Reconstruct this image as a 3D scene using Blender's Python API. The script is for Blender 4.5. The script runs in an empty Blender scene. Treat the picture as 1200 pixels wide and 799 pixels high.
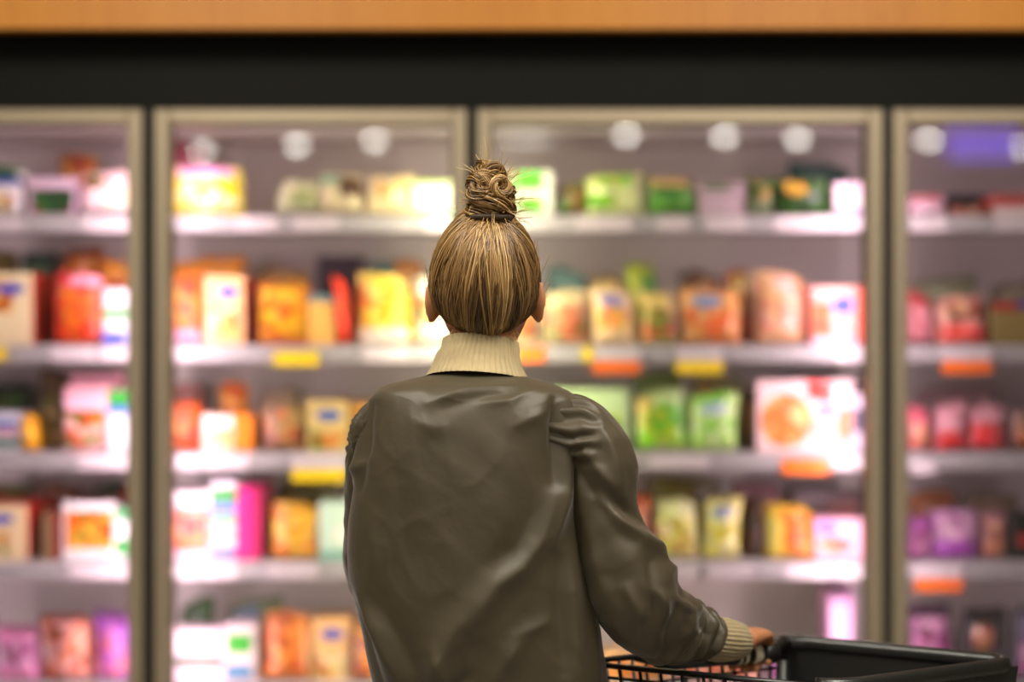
import bpy, bmesh, math, random
from mathutils import Vector, Matrix, noise as mnoise

R = random.Random(7)
PI = math.pi
sc = bpy.context.scene
col = sc.collection

# ------------------------------------------------------------------ camera
F = 1975.0                      # focal length in pixels of the 1200x799 frame
CAMZ = 1.45
cam_d = bpy.data.cameras.new('camera')
cam = bpy.data.objects.new('camera', cam_d)
col.objects.link(cam)
cam.location = (0, 0, CAMZ)
cam.rotation_euler = (PI / 2, 0, 0)
cam_d.sensor_width = 36.0
cam_d.lens = F / 1200.0 * 36.0
cam_d.clip_start = 0.05
cam_d.dof.use_dof = True
cam_d.dof.focus_distance = 2.48
cam_d.dof.aperture_fstop = 1.12
sc.camera = cam


def at(px, py, Y):
    """pixel of the photograph -> point at depth Y"""
    return Vector(((px - 600) / F * Y, Y, CAMZ - (py - 399.5) / F * Y))


# ------------------------------------------------------------------ world, exposure
w = bpy.data.worlds.new('world')
sc.world = w
w.use_nodes = True
w.node_tree.nodes['Background'].inputs[0].default_value = (0.9, 0.86, 0.8, 1)
w.node_tree.nodes['Background'].inputs[1].default_value = 0.0
sc.view_settings.view_transform = 'Standard'
sc.view_settings.look = 'None'
sc.view_settings.exposure = 0.0
sc.view_settings.gamma = 1.0
sc.view_settings.use_curve_mapping = False
sc.cycles.use_denoising = True
sc.cycles.caustics_reflective = False
sc.cycles.caustics_refractive = False
sc.cycles.max_bounces = 8
sc.cycles.transparent_max_bounces = 12
CEIL = 3.2


def area_light(name, loc, rot, sx, sy, power, colr, parent=None):
    d = bpy.data.lights.new(name, 'AREA')
    d.shape = 'RECTANGLE'
    d.size, d.size_y = sx, sy
    d.energy = power
    d.color = colr
    o = bpy.data.objects.new(name, d)
    col.objects.link(o)
    if parent:
        o.parent = parent
        loc = Vector(loc) - ORG[parent.name]
    o.location = loc
    o.rotation_euler = rot
    return o


# ------------------------------------------------------------------ helpers
ORG = {}
MATS = {}


def reg(o, org):
    ORG[o.name] = Vector(org)
    return o


def thing(name, label, cat, loc, group=None):
    o = bpy.data.objects.new(name, None)
    o.empty_display_size = 0.05
    col.objects.link(o)
    o.location = loc
    tag(o, label, cat, group)
    return reg(o, loc)


def tag(o, label=None, cat=None, group=None, kind=None):
    if label: o['label'] = label
    if cat: o['category'] = cat
    if group: o['group'] = group
    if kind: o['kind'] = kind
    return o


def mo(name, verts, faces, mat, parent=None, org=None, smooth=True, label=None):
    """one mesh object, vertices in world space"""
    if org is None:
        org = ORG[parent.name] if parent else Vector((0, 0, 0))
    org = Vector(org)
    me = bpy.data.meshes.new(name)
    me.from_pydata([tuple(Vector(v) - org) for v in verts], [], faces)
    me.update()
    if smooth:
        for p in me.polygons: p.use_smooth = True
    me.materials.append(mat)
    o = bpy.data.objects.new(name, me)
    col.objects.link(o)
    if parent:
        o.parent = parent
        o.location = org - ORG[parent.name]
    else:
        o.location = org
    if label: o['label'] = label
    return reg(o, org)


def box_vf(c, s, bev=0.0, rot=None):
    """chamfered box: verts, faces"""
    hx, hy, hz = s[0] / 2, s[1] / 2, s[2] / 2
    b = min(bev, hx * .9, hy * .9, hz * .9)
    bm = bmesh.new()
    bmesh.ops.create_cube(bm, size=1.0)
    for v in bm.verts:
        v.co = Vector((v.co.x * 2 * hx, v.co.y * 2 * hy, v.co.z * 2 * hz))
    if b > 0:
        bmesh.ops.bevel(bm, geom=list(bm.edges), offset=b, segments=1, affect='EDGES')
    bm.verts.ensure_lookup_table()
    vs = []
    for v in bm.verts:
        p = v.co.copy()
        if rot: p = rot @ p
        vs.append(p + Vector(c))
    fs = [[v.index for v in f.verts] for f in bm.faces]
    bm.free()
    return vs, fs


class MB:
    def __init__(self): self.v, self.f = [], []

    def add(self, vf):
        n = len(self.v)
        self.v += list(vf[0])
        self.f += [[i + n for i in q] for q in vf[1]]
        return self

    def box(self, c, s, bev=0.0, rot=None): return self.add(box_vf(c, s, bev, rot))
    def span(self, a, b, bev=0.0):
        a, b = Vector(a), Vector(b)
        return self.box((a + b) / 2, [abs(b[i] - a[i]) for i in range(3)], bev)
    def tube(self, pts, rad, seg=10, up=(0, 0, 1)): return self.add(tube_vf(pts, rad, seg, up))

    def build(self, name, mat, parent=None, org=None, smooth=False, label=None):
        return mo(name, self.v, self.f, mat, parent, org, smooth, label)


def frames(pts):
    pts = [Vector(p) for p in pts]
    T = []
    n = len(pts)
    for i in range(n):
        d = pts[min(i + 1, n - 1)] - pts[max(i - 1, 0)]
        T.append(d.normalized())
    u = Vector((0, 0, 1))
    if abs(T[0].dot(u)) > .9: u = Vector((1, 0, 0))
    N = [(u - T[0] * u.dot(T[0])).normalized()]
    for i in range(1, n):
        q = T[i - 1].rotation_difference(T[i])
        m = q @ N[-1]
        N.append((m - T[i] * m.dot(T[i])).normalized())
    return pts, T, N


def tube_vf(pts, rad, seg=10, up=None, cap=True):
    pts, T, N = frames(pts)
    n = len(pts)
    if not hasattr(rad, '__len__'): rad = [rad] * n
    vs, fs = [], []
    for i in range(n):
        B = T[i].cross(N[i])
        r = rad[i]
        ra, rb = r if hasattr(r, '__len__') else (r, r)
        for k in range(seg):
            a = 2 * PI * k / seg
            vs.append(pts[i] + N[i] * (ra * math.cos(a)) + B * (rb * math.sin(a)))
    for i in range(n - 1):
        for k in range(seg):
            k2 = (k + 1) % seg
            fs.append([i * seg + k, i * seg + k2, (i + 1) * seg + k2, (i + 1) * seg + k])
    if cap:
        fs.append(list(range(seg))[::-1])
        fs.append([(n - 1) * seg + k for k in range(seg)])
    return vs, fs


def ellipsoid_vf(c, r, nu=24, nv=16, fn=None):
    vs, fs = [], []
    for j in range(1, nv):
        t = PI * j / nv
        for i in range(nu):
            a = 2 * PI * i / nu
            p = Vector((math.sin(t) * math.cos(a), math.sin(t) * math.sin(a), math.cos(t)))
            q = fn(p) if fn else Vector((p.x * r[0], p.y * r[1], p.z * r[2]))
            vs.append(q + Vector(c))
    top = Vector((0, 0, 1)); bot = Vector((0, 0, -1))
    vs.append((fn(top) if fn else Vector((0, 0, r[2]))) + Vector(c))
    vs.append((fn(bot) if fn else Vector((0, 0, -r[2]))) + Vector(c))
    for j in range(nv - 2):
        for i in range(nu):
            i2 = (i + 1) % nu
            fs.append([j * nu + i, (j + 1) * nu + i, (j + 1) * nu + i2, j * nu + i2])
    T, Bm = len(vs) - 2, len(vs) - 1
    for i in range(nu):
        i2 = (i + 1) % nu
        fs.append([T, i, i2])
        fs.append([Bm, (nv - 2) * nu + i2, (nv - 2) * nu + i])
    return vs, fs


def catmull(pts, n):
    """resample control tuples (any dimension) smoothly to n samples"""
    m = len(pts)
    out = []
    for i in range(n):
        t = i / (n - 1) * (m - 1)
        k = min(int(t), m - 2)
        u = t - k
        p0, p1, p2, p3 = pts[max(k - 1, 0)], pts[k], pts[k + 1], pts[min(k + 2, m - 1)]
        out.append(tuple(0.5 * ((2 * b) + (-a + c) * u + (2 * a - 5 * b + 4 * c - d) * u * u + (-a + 3 * b - 3 * c + d) * u ** 3)
                         for a, b, c, d in zip(p0, p1, p2, p3)))
    return out


def sstep(a, b, x):
    t = max(0.0, min(1.0, (x - a) / (b - a)))
    return t * t * (3 - 2 * t)


# ------------------------------------------------------------------ materials
def srgb(r, g, b):
    f = lambda c: (c / 255 / 12.92) if c / 255 <= .04045 else ((c / 255 + .055) / 1.055) ** 2.4
    return (f(r), f(g), f(b), 1)


def mat(key, base=(.5, .5, .5, 1), rough=.5, metal=0.0, build=None, **kw):
    if key in MATS: return MATS[key]
    m = bpy.data.materials.new(key)
    m.use_nodes = True
    nt = m.node_tree
    b = nt.nodes['Principled BSDF']
    b.inputs['Base Color'].default_value = base
    b.inputs['Roughness'].default_value = rough
    b.inputs['Metallic'].default_value = metal
    for k, v in kw.items():
        b.inputs[k.replace('_', ' ')].default_value = v
    if build: build(nt, b)
    MATS[key] = m
    return m


def N(nt, t, **kw):
    n = nt.nodes.new(t)
    for k, v in kw.items():
        if hasattr(n, k): setattr(n, k, v)
        else: n.inputs[k].default_value = v
    return n


def ramp(nt, cols, interp='LINEAR'):
    n = nt.nodes.new('ShaderNodeValToRGB')
    n.color_ramp.interpolation = interp
    e = n.color_ramp.elements
    while len(e) < len(cols): e.new(.5)
    for i, c in enumerate(cols):
        e[i].position = (i / len(cols)) if interp == 'CONSTANT' else i / (len(cols) - 1)
        e[i].color = c
    return n


def noise_var(c, amt=.15, scale=(6, 6, 6), bump=0.0, bscale=60):
    """colour with gentle mottling, for painted or moulded surfaces"""
    def f(nt, b):
        tc = N(nt, 'ShaderNodeTexCoord'); mp = N(nt, 'ShaderNodeMapping'); mp.inputs['Scale'].default_value = scale
        nz = N(nt, 'ShaderNodeTexNoise'); nz.inputs['Scale'].default_value = 1; nz.inputs['Detail'].default_value = 4
        nt.links.new(tc.outputs['Object'], mp.inputs[0]); nt.links.new(mp.outputs[0], nz.inputs['Vector'])
        lo = tuple(x * (1 - amt) for x in c[:3]) + (1,); hi = tuple(min(1, x * (1 + amt)) for x in c[:3]) + (1,)
        r = ramp(nt, [lo, hi]); nt.links.new(nz.outputs['Fac'], r.inputs[0]); nt.links.new(r.outputs[0], b.inputs['Base Color'])
        if bump:
            n2 = N(nt, 'ShaderNodeTexNoise'); n2.inputs['Scale'].default_value = bscale
            nt.links.new(tc.outputs['Object'], n2.inputs['Vector'])
            bp = N(nt, 'ShaderNodeBump'); bp.inputs['Strength'].default_value = bump; bp.inputs['Distance'].default_value = .002
            nt.links.new(n2.outputs['Fac'], bp.inputs['Height']); nt.links.new(bp.outputs[0], b.inputs['Normal'])
    return f


def ink(c):
    """ink is deeper than the colour it shows under strong light"""
    return tuple(245 * (x / 255) ** 1.25 for x in c)


def print_mat(c):
    """plain printed card or film of one colour"""
    key = 'print_%d_%d_%d' % tuple(c)
    return mat(key, srgb(*ink(c)), .38, build=noise_var(srgb(*ink(c)), .10, (30, 30, 30)))


def food_mat(cols, scale=34):
    """printed picture of food: irregular blobs of a few colours"""
    key = 'food_' + '_'.join('%d.%d.%d' % tuple(c) for c in cols) + '_%d' % scale

    def f(nt, b):
        tc = N(nt, 'ShaderNodeTexCoord')
        nz = N(nt, 'ShaderNodeTexNoise'); nz.inputs['Scale'].default_value = scale * .7
        ad = N(nt, 'ShaderNodeMix'); ad.data_type = 'RGBA'; ad.inputs[0].default_value = .06
        nt.links.new(tc.outputs['Object'], nz.inputs['Vector'])
        nt.links.new(tc.outputs['Object'], ad.inputs[6]); nt.links.new(nz.outputs['Color'], ad.inputs[7])
        vo = N(nt, 'ShaderNodeTexVoronoi'); vo.inputs['Scale'].default_value = scale
        nt.links.new(ad.outputs[2], vo.inputs['Vector'])
        sep = N(nt, 'ShaderNodeSeparateColor'); nt.links.new(vo.outputs['Color'], sep.inputs[0])
        r = ramp(nt, [srgb(*ink(c)) for c in cols], 'CONSTANT'); nt.links.new(sep.outputs[0], r.inputs[0])
        d = N(nt, 'ShaderNodeMapRange'); d.inputs[1].default_value = 0; d.inputs[2].default_value = .7
        d.inputs[3].default_value = 1.1; d.inputs[4].default_value = .75
        nt.links.new(vo.outputs['Distance'], d.inputs[0])
        mu = N(nt, 'ShaderNodeMix'); mu.data_type = 'RGBA'; mu.blend_type = 'MULTIPLY'; mu.inputs[0].default_value = 1
        nt.links.new(r.outputs[0], mu.inputs[6]); nt.links.new(d.outputs[0], mu.inputs[7])
        nt.links.new(mu.outputs[2], b.inputs['Base Color'])
    return mat(key, (.5, .5, .5, 1), .36, build=f)


def emit_mat(key, c, s):
    if key in MATS: return MATS[key]
    m = bpy.data.materials.new(key); m.use_nodes = True
    nt = m.node_tree
    for n in list(nt.nodes): nt.nodes.remove(n)
    e = N(nt, 'ShaderNodeEmission'); e.inputs[0].default_value = c; e.inputs[1].default_value = s
    o = N(nt, 'ShaderNodeOutputMaterial'); nt.links.new(e.outputs[0], o.inputs[0])
    MATS[key] = m
    return m


def glass_build():
    m = bpy.data.materials.new('door_glass'); m.use_nodes = True
    nt = m.node_tree
    for n in list(nt.nodes): nt.nodes.remove(n)
    t = N(nt, 'ShaderNodeBsdfTransparent'); t.inputs[0].default_value = (.975, .985, .97, 1)
    g = N(nt, 'ShaderNodeBsdfGlossy'); g.inputs['Roughness'].default_value = .012
    fr = N(nt, 'ShaderNodeFresnel'); fr.inputs[0].default_value = 1.6
    mx = N(nt, 'ShaderNodeMixShader'); o = N(nt, 'ShaderNodeOutputMaterial')
    nt.links.new(fr.outputs[0], mx.inputs[0]); nt.links.new(t.outputs[0], mx.inputs[1]); nt.links.new(g.outputs[0], mx.inputs[2])
    nt.links.new(mx.outputs[0], o.inputs[0])
    MATS['door_glass'] = m
    return m


M_GLASS = glass_build()


def wood_build(nt, b):
    tc = N(nt, 'ShaderNodeTexCoord')
    mp = N(nt, 'ShaderNodeMapping'); mp.inputs['Scale'].default_value = (55, 8, 1.6)
    nz = N(nt, 'ShaderNodeTexNoise'); nz.inputs['Scale'].default_value = 1.5; nz.inputs['Detail'].default_value = 6
    nt.links.new(tc.outputs['Object'], mp.inputs[0]); nt.links.new(mp.outputs[0], nz.inputs['Vector'])
    mp2 = N(nt, 'ShaderNodeMapping'); mp2.inputs['Scale'].default_value = (2.2, 2, .6)
    n2 = N(nt, 'ShaderNodeTexNoise'); n2.inputs['Scale'].default_value = 1.2
    nt.links.new(tc.outputs['Object'], mp2.inputs[0]); nt.links.new(mp2.outputs[0], n2.inputs['Vector'])
    r = ramp(nt, [srgb(170, 98, 22), srgb(212, 136, 42), srgb(230, 160, 62)])
    mx = N(nt, 'ShaderNodeMix'); mx.inputs[0].default_value = .45
    nt.links.new(nz.outputs['Fac'], mx.inputs[2]); nt.links.new(n2.outputs['Fac'], mx.inputs[3])
    nt.links.new(mx.outputs[0], r.inputs[0]); nt.links.new(r.outputs[0], b.inputs['Base Color'])


M_WOOD = mat('veneer_wood', rough=.45, build=wood_build)
M_BLACK = mat('black_trim', (.003, .003, .003, 1), .8, build=noise_var((.003, .003, .003), .2), Specular_IOR_Level=.1)
M_HEADER = mat('charcoal_header', (.008, .008, .006, 1), .6, build=noise_var((.0075, .0077, .0052), .15), Specular_IOR_Level=.15)
M_ALU = mat('champagne_aluminium', (.42, .36, .27, 1), .42, .65, build=noise_var((.48, .395, .28), .06, (3, 3, 60)))
M_GASKET = mat('rubber_gasket', (.012, .013, .009, 1), .7, build=noise_var((.014, .014, .009), .2))
M_LINER = mat('freezer_liner', (.78, .70, .66, 1), .45, build=noise_var((.78, .69, .66), .06, (2, 2, 2)))
M_SHELF = mat('shelf_steel', (.55, .5, .5, 1), .4, .1, build=noise_var((.56, .52, .53), .08))
M_RAIL = mat('price_rail', (.62, .56, .56, 1), .35, build=noise_var((.33, .30, .30), .06))
M_CEIL = mat('ceiling_paint', (.5, .48, .43, 1), .8, build=noise_var((.74, .72, .65), .06, (2, 2, 2)))
M_WALL = mat('wall_paint', (.4, .36, .3, 1), .8, build=noise_var((.42, .38, .31), .06, (2, 2, 2)))
M_LAMP = emit_mat('downlight_glow', (1, .95, .86, 1), 48)
M_PANEL = emit_mat('light_panel_glow', (1, .95, .86, 1), 9)


def floor_build(nt, b):
    tc = N(nt, 'ShaderNodeTexCoord')
    br = N(nt, 'ShaderNodeTexBrick'); br.offset = 0
    br.inputs['Scale'].default_value = 1; br.inputs['Brick Width'].default_value = .6; br.inputs['Row Height'].default_value = .6
    br.inputs['Mortar Size'].default_value = .003
    br.inputs['Color1'].default_value = (.34, .31, .27, 1); br.inputs['Color2'].default_value = (.30, .28, .24, 1)
    br.inputs['Mortar'].default_value = (.14, .13, .11, 1)
    nt.links.new(tc.outputs['Object'], br.inputs['Vector']); nt.links.new(br.outputs['Color'], b.inputs['Base Color'])


M_FLOOR = mat('floor_tile', rough=.3, build=floor_build)

# ------------------------------------------------------------------ the room
DY = 4.03                       # front plane of the freezer doors


def plane_struct(name, a, b, m):
    o = MB().span(a, b).build(name, m)
    tag(o, kind='structure')
    return o


plane_struct('floor', (-6, -9, -.1), (6, 5.3, 0), M_FLOOR)
plane_struct('ceiling', (-6, -9, CEIL), (6, 5.3, CEIL + .1), M_CEIL)
plane_struct('wall_left', (-6.1, -9, 0), (-6, 5.3, CEIL), M_WALL)
plane_struct('wall_right', (6, -9, 0), (6.1, 5.3, CEIL), M_WALL)
plane_struct('wall_back', (-6.1, -9.1, 0), (6.1, -9, CEIL), M_WALL)
plane_struct('wall_front', (-6.1, 5.3, 0), (6.1, 5.4, CEIL), M_WALL)
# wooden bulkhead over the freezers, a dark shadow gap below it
WY = 3.93
zw = at(0, 33, WY).z
fz = plane_struct('trim_1', (-6, WY, zw), (6, WY + .05, CEIL), M_WOOD)
fz['label'] = 'orange wood veneer bulkhead above the freezers'
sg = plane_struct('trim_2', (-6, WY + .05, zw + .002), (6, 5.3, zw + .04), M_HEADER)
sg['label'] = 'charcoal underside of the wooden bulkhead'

# ------------------------------------------------------------------ ceiling lamps
def downlight(x, y, label):
    t = thing('ceiling_downlight_offscreen', label, 'downlight', (x, y, CEIL), 'ceiling downlights')
    ring = []
    seg = 24
    v, f = [], []
    for (r, z) in ((.085, 0), (.085, -.012), (.066, -.012), (.066, .0)):
        for k in range(seg):
            a = 2 * PI * k / seg
            v.append((x + r * math.cos(a), y + r * math.sin(a), CEIL + z))
    for j in range(3):
        for k in range(seg):
            k2 = (k + 1) % seg
            f.append([j * seg + k, j * seg + k2, (j + 1) * seg + k2, (j + 1) * seg + k])
    mo('trim_ring', v, f, mat('lamp_white', (.7, .68, .64, 1), .4, build=noise_var((.7, .68, .64), .04)), t)
    v, f = ellipsoid_vf((x, y, CEIL - .006), (.062, .062, .055), 20, 12)
    mo('dome_lens_offscreen', v, f, M_LAMP, t)
    return t


# rows found from their mirror images in the door glass
for px, py in ((348, 165), (439, 160), (735, 153), (850, 155), (936, 158), (1196, 168), (236, 172), (1090, 160)):
    Yv = (CEIL - CAMZ) * F / (399.5 - py)
    downlight((px - 600) / F * Yv, 2 * DY - Yv, 'round dome ceiling lamp in the row mirrored by the glass doors')


def light_panel(x, y, sx, sy, power, label, lamp='ceiling_lamp_offscreen', colr=(1, .92, .78)):
    t = thing('ceiling_light_panel_offscreen', label, 'ceiling light', (x, y, CEIL), 'ceiling light panels')
    b = MB()
    for s in (-1, 1):
        b.box((x + s * (sx / 2 + .015), y, CEIL - .015), (.03, sy + .06, .03))
        b.box((x, y + s * (sy / 2 + .015), CEIL - .015), (sx, .03, .03))
    b.build('frame', MATS['lamp_white'], t)
    MB().box((x, y, CEIL - .008), (sx, sy, .012)).build('diffuser_offscreen', M_PANEL, t)
    if power:
        area_light(lamp, (x, y, CEIL - .02), (0, 0, 0), sx, sy, power, colr, t)
    return t


light_panel(-1.0, 1.75, .35, 1.5, 50, 'long ceiling light panel over the aisle beside the knotted-hair shopper', 'ceiling_aisle_left_offscreen')
light_panel(1.0, 1.75, .35, 1.5, 54, 'long ceiling light panel over the aisle above the shopping cart side', 'ceiling_aisle_right_offscreen')
light_panel(0, -1.8, 1.5, .35, 26, 'ceiling light panel crossing the aisle behind the shopper', 'ceiling_aisle_back_offscreen')
light_panel(-2.9, -3.2, .35, 1.5, 40, 'ceiling light panel over the rear store area by the plain wall', 'ceiling_rear_left_offscreen')
light_panel(2.9, -3.2, .35, 1.5, 40, 'ceiling light panel over the rear store area near the violet sign', 'ceiling_rear_right_offscreen')
light_panel(.14, -6.3, .42, .5, 0, 'short bright ceiling panel between the dome lamps')

# violet lit sign hanging at the back, seen mirrored in the dim end door
Yv = 9.7
p = at(1153, 168, Yv)
sx0, sy0, sz0 = p.x, 2 * DY - p.y, p.z
t = thing('hanging_sign_offscreen', 'violet lit box sign hanging from the ceiling', 'sign', (sx0, sy0, sz0 - .1))
MB().box((sx0, sy0, sz0), (.40, .05, .17), .006).build('sign_face_offscreen', emit_mat('violet_glow', (.22, .12, 1, 1), 5.5), t)
for s in (-1, 1):
    MB().tube([(sx0 + s * .15, sy0, sz0 + .08), (sx0 + s * .15, sy0, CEIL)], .004, 6).build('hanging_rod', M_BLACK, t)

# ------------------------------------------------------------------ freezer cabinet
kx = lambda px: (px - 600) / F * DY
kz = lambda py: CAMZ - (py - 399.5) / F * DY
CX0, CX1 = kx(-310), kx(1520)
BACK = 4.80
cab = thing('freezer_cabinet', 'long glass-door freezer cabinet with champagne frames under the wood bulkhead', 'freezer', (0, DY, 0))
HZ = kz(127)
MB().span((CX0, DY + .02, HZ), (CX1, 4.9, HZ + .30)).build('header_panel', M_HEADER, cab)
MB().span((CX0, 4.80, .1), (CX1, 4.9, HZ)).build('back_panel', M_LINER, cab)
b = MB()
n = int((CX1 - CX0) / .024)
for i in range(n):
    b.box((CX0 + .012 + i * .024, 4.797, 1.15), (.012, .008, 1.7))
o = b.build('back_rib', M_LINER, cab); o['kind'] = 'stuff'
MB().span((CX0, DY + .02, 0), (CX1, 4.9, .24)).build('base_plinth', M_HEADER, cab)
for x in (CX0, CX1):
    MB().span((x - .03, DY + .0, 0), (x + .03, 4.9, HZ + .30)).build('end_panel', M_HEADER, cab)
MB().span((CX0, DY + .06, HZ - .006), (CX1, 4.80, HZ + .01)).build('inner_roof', M_LINER, cab)

DOORS = [(-310, 166.5), (180.5, 547), (559, 1035), (1046.5, 1520)]
DOOR_LABEL = ['glass door of the bright end bay', 'narrow glass door', 'wide glass door behind the shopper', 'glass door of the dim end bay']
DZ0 = .26
for (a, c), lab in zip(DOORS, DOOR_LABEL):
    x0, x1 = kx(a), kx(c)
    fw = .036
    b = MB()
    b.span((x0, DY, DZ0), (x0 + fw, DY + .045, HZ), .004)
    b.span((x1 - fw, DY, DZ0), (x1, DY + .045, HZ), .004)
    b.span((x0 + fw, DY, HZ - fw), (x1 - fw, DY + .045, HZ), .004)
    b.span((x0 + fw, DY, DZ0), (x1 - fw, DY + .045, DZ0 + .06), .004)
    d = b.build('door', M_ALU, cab, label=lab)
    MB().span((x0 + fw - .004, DY + .018, DZ0 + .055), (x1 - fw + .004, DY + .024, HZ - fw + .004)).build('glass_pane', M_GLASS, d)
    b = MB()
    for s in (0, 1):
        xx = x0 + fw if s == 0 else x1 - fw
        b.box((xx, DY + .047, (DZ0 + HZ) / 2), (.008, .012, HZ - DZ0 - .04))
    b.box(((x0 + x1) / 2, DY + .047, HZ - fw), (x1 - x0 - .05, .012, .008))
    b.build('gasket', M_GASKET, d)
# mullions between the doors, each with lamp strips on its inner side
MUL = [(173.5, 'mullion'), (553, 'mullion'), (1040.5, 'mullion')]
for px, nm in MUL:
    MB().span((kx(px) - .03, DY + .012, .24), (kx(px) + .03, DY + .085, HZ)).build('mullion', M_GASKET, cab)
PINK = (1, .76, .88); CREAM = (1, .93, .70)
LED = [(173.5, -1, PINK, 7), (173.5, 1, PINK, 8), (553, -1, CREAM, 9), (553, 1, CREAM, 9), (1040.5, -1, PINK, 8), (1040.5, 1, PINK, 3.2),
       (-290, 1, PINK, 9), (1500, -1, PINK, 2.5)]
LAMPN = {-290: '_left_end_offscreen', 1500: '_right_end_offscreen'}
for px, s, c, pw in LED:
    off = LAMPN.get(px, '')
    x = kx(px) + s * .034
    zc, hh = 1.13, 1.66
    strip = MB().box((x - s * .002, DY + .078, zc), (.012, .018, hh), .004).build('led_strip' + ('_offscreen' if off else ''), emit_mat('led_%s' % ('pink' if c == PINK else 'cream'), c + (1,), 6), cab)
    ang = math.radians(52) * s
    # points into the bay: +y turned towards the bay's middle
    dv = Vector((math.sin(ang), math.cos(ang), 0))
    zl = -dv; yl = Vector((0, 0, 1)); xl = yl.cross(zl)
    q = Matrix((xl, yl, zl)).transposed()      # long side upright
    L = area_light('led_lamp' + off, (x + s * .010, DY + .092, zc), q.to_euler(), .016, hh, pw, c, cab)
# ---- shelves
SY = 4.26                       # shelf front
ssc = F / SY
ROWZ = {1: CAMZ - (252 - 399.5) / ssc, 2: CAMZ - (404 - 399.5) / ssc, 3: CAMZ - (530 - 399.5) / ssc, 4: CAMZ - (658 - 399.5) / ssc, 5: CAMZ - (802 - 399.5) / ssc, 6: .34}
BX = {'A': (-300, 166), 'B': (181, 546), 'C': (560, 1034), 'D': (1047, 1510)}
TAGS = {('A', 2): [(-12, 9, 'y', 0), (60, 112, 'w', 0), (118, 152, 'w', 0)], ('A', 3): [(92, 148, 'w', 0)], ('A', 4): [(82, 150, 'w', 0)], ('A', 1): [(-30, 30, 'w', 0), (98, 150, 'w', 0)],
        ('B', 1): [(278, 325, 'w', 0), (345, 398, 'w', 0), (498, 530, 'w', 0)], ('B', 2): [(196, 232, 'w', 0), (322, 374, 'y', 1), (425, 478, 'w', 0)],
        ('B', 3): [(197, 232, 'w', 0), (240, 294, 'w', 0), (343, 406, 'wy', 1)], ('B', 4): [(197, 232, 'w', 0), (236, 280, 'w', 0), (315, 374, 'w', 0)],
        ('C', 1): [(675, 742, 'w', 0), (770, 806, 'w', 0), (826, 874, 'w', 0), (906, 972, 'w', 0), (985, 1016, 'w', 0)],
        ('C', 2): [(604, 638, 'o', 0), (682, 696, 'y', 0), (694, 750, 'wo', 1), (791, 846, 'wy', 1), (976, 1016, 'w', 0)],
        ('C', 3): [(760, 830, 'w', 0), (916, 970, 'o', 1), (975, 1016, 'w', 0)], ('C', 4): [(770, 818, 'w', 0), (826, 880, 'w', 0), (917, 972, 'w', 0), (980, 1016, 'w', 0)],
        ('D', 1): [(1066, 1108, 'w', 0), (1165, 1215, 'w', 0)], ('D', 2): [(1102, 1160, 'wo', 1), (1230, 1280, 'y', 0)], ('D', 3): [(1066, 1094, 'w', 1), (1240, 1290, 'w', 0)],
        ('D', 4): [(1071, 1126, 'wo', 1), (1230, 1280, 'w', 0)]}
TC = {'w': (212, 200, 202), 'y': (244, 214, 40), 'o': (244, 130, 40)}
sx = lambda px, Y=SY: (px - 600) / F * Y
for bay, (a, c) in BX.items():
    for row, z in ROWZ.items():
        x0, x1 = sx(a), sx(c)
        sh = MB().span((x0, SY, z - .018), (x1, BACK, z)).build('shelf', M_SHELF, cab)
        b = MB()
        b.add(box_vf(((x0 + x1) / 2, SY - .008, z - .022), (x1 - x0, .010, .040), .003))
        b.build('price_rail', M_RAIL, sh)
        for (t0, t1, cc, low) in TAGS.get((bay, row), []):
            xx0, xx1 = sx(t0), sx(t1)
            if len(cc) == 2:
                zt = z - .004
                MB().box(((xx0 + xx1) / 2, SY - .016, zt - .018), (xx1 - xx0, .003, .036)).build('price_tag', print_mat(TC[cc[0]]), sh)
                MB().box(((xx0 + xx1) / 2, SY - .0165, zt - .052), (xx1 - xx0, .003, .032)).build('price_tag', print_mat(TC[cc[1]]), sh)
            else:
                zt = z - .003 - low * .012
                MB().box(((xx0 + xx1) / 2, SY - .016, zt - .020), (xx1 - xx0, .003, .036)).build('price_tag', print_mat(TC[cc]), sh)

# ------------------------------------------------------------------ frozen food packs
BAYTXT = {'A': 'in the bright end bay', 'B': 'behind the narrow glass door', 'C': 'behind the wide glass door', 'D': 'in the dim end bay'}
ROWTXT = {1: 'top shelf', 2: 'second shelf', 3: 'third shelf', 4: 'fourth shelf', 5: 'bottom shelf'}
W_, K_ = (240, 232, 232), (40, 34, 30)
RED, ORA, YEL, GRN, BLU = (206, 40, 28), (232, 120, 30), (240, 200, 50), (70, 140, 40), (50, 70, 180)
CREAMC, PINKC, BRN, LIME, PURP, MAG = (236, 218, 180), (236, 170, 190), (120, 70, 34), (160, 205, 50), (150, 70, 160), (214, 40, 120)
FRY = [(240, 170, 50), (226, 130, 30), (250, 200, 100), (200, 90, 30)]
NUG = [(236, 150, 50), (214, 110, 34), (244, 186, 90), (170, 70, 24)]
VEG = [(60, 120, 40), (120, 170, 50), (36, 90, 40), (220, 130, 40)]
PEA = [(110, 190, 40), (150, 215, 60), (80, 150, 30), (210, 220, 90)]
PIZ = [(238, 170, 80), (230, 130, 50), (246, 204, 130), (200, 60, 36)]
MIX = [(226, 150, 60), (190, 60, 36), (110, 150, 50), (240, 210, 140)]
PAS = [(240, 206, 120), (220, 130, 60), (130, 150, 60), (246, 230, 190)]
BER = [(150, 50, 120), (190, 100, 160), (110, 30, 70), (226, 170, 200)]
MEA = [(160, 70, 50), (210, 130, 90), (110, 50, 34), (230, 180, 140)]
SAL = [(240, 160, 130), (226, 110, 80), (250, 206, 190), (180, 130, 60)]


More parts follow.
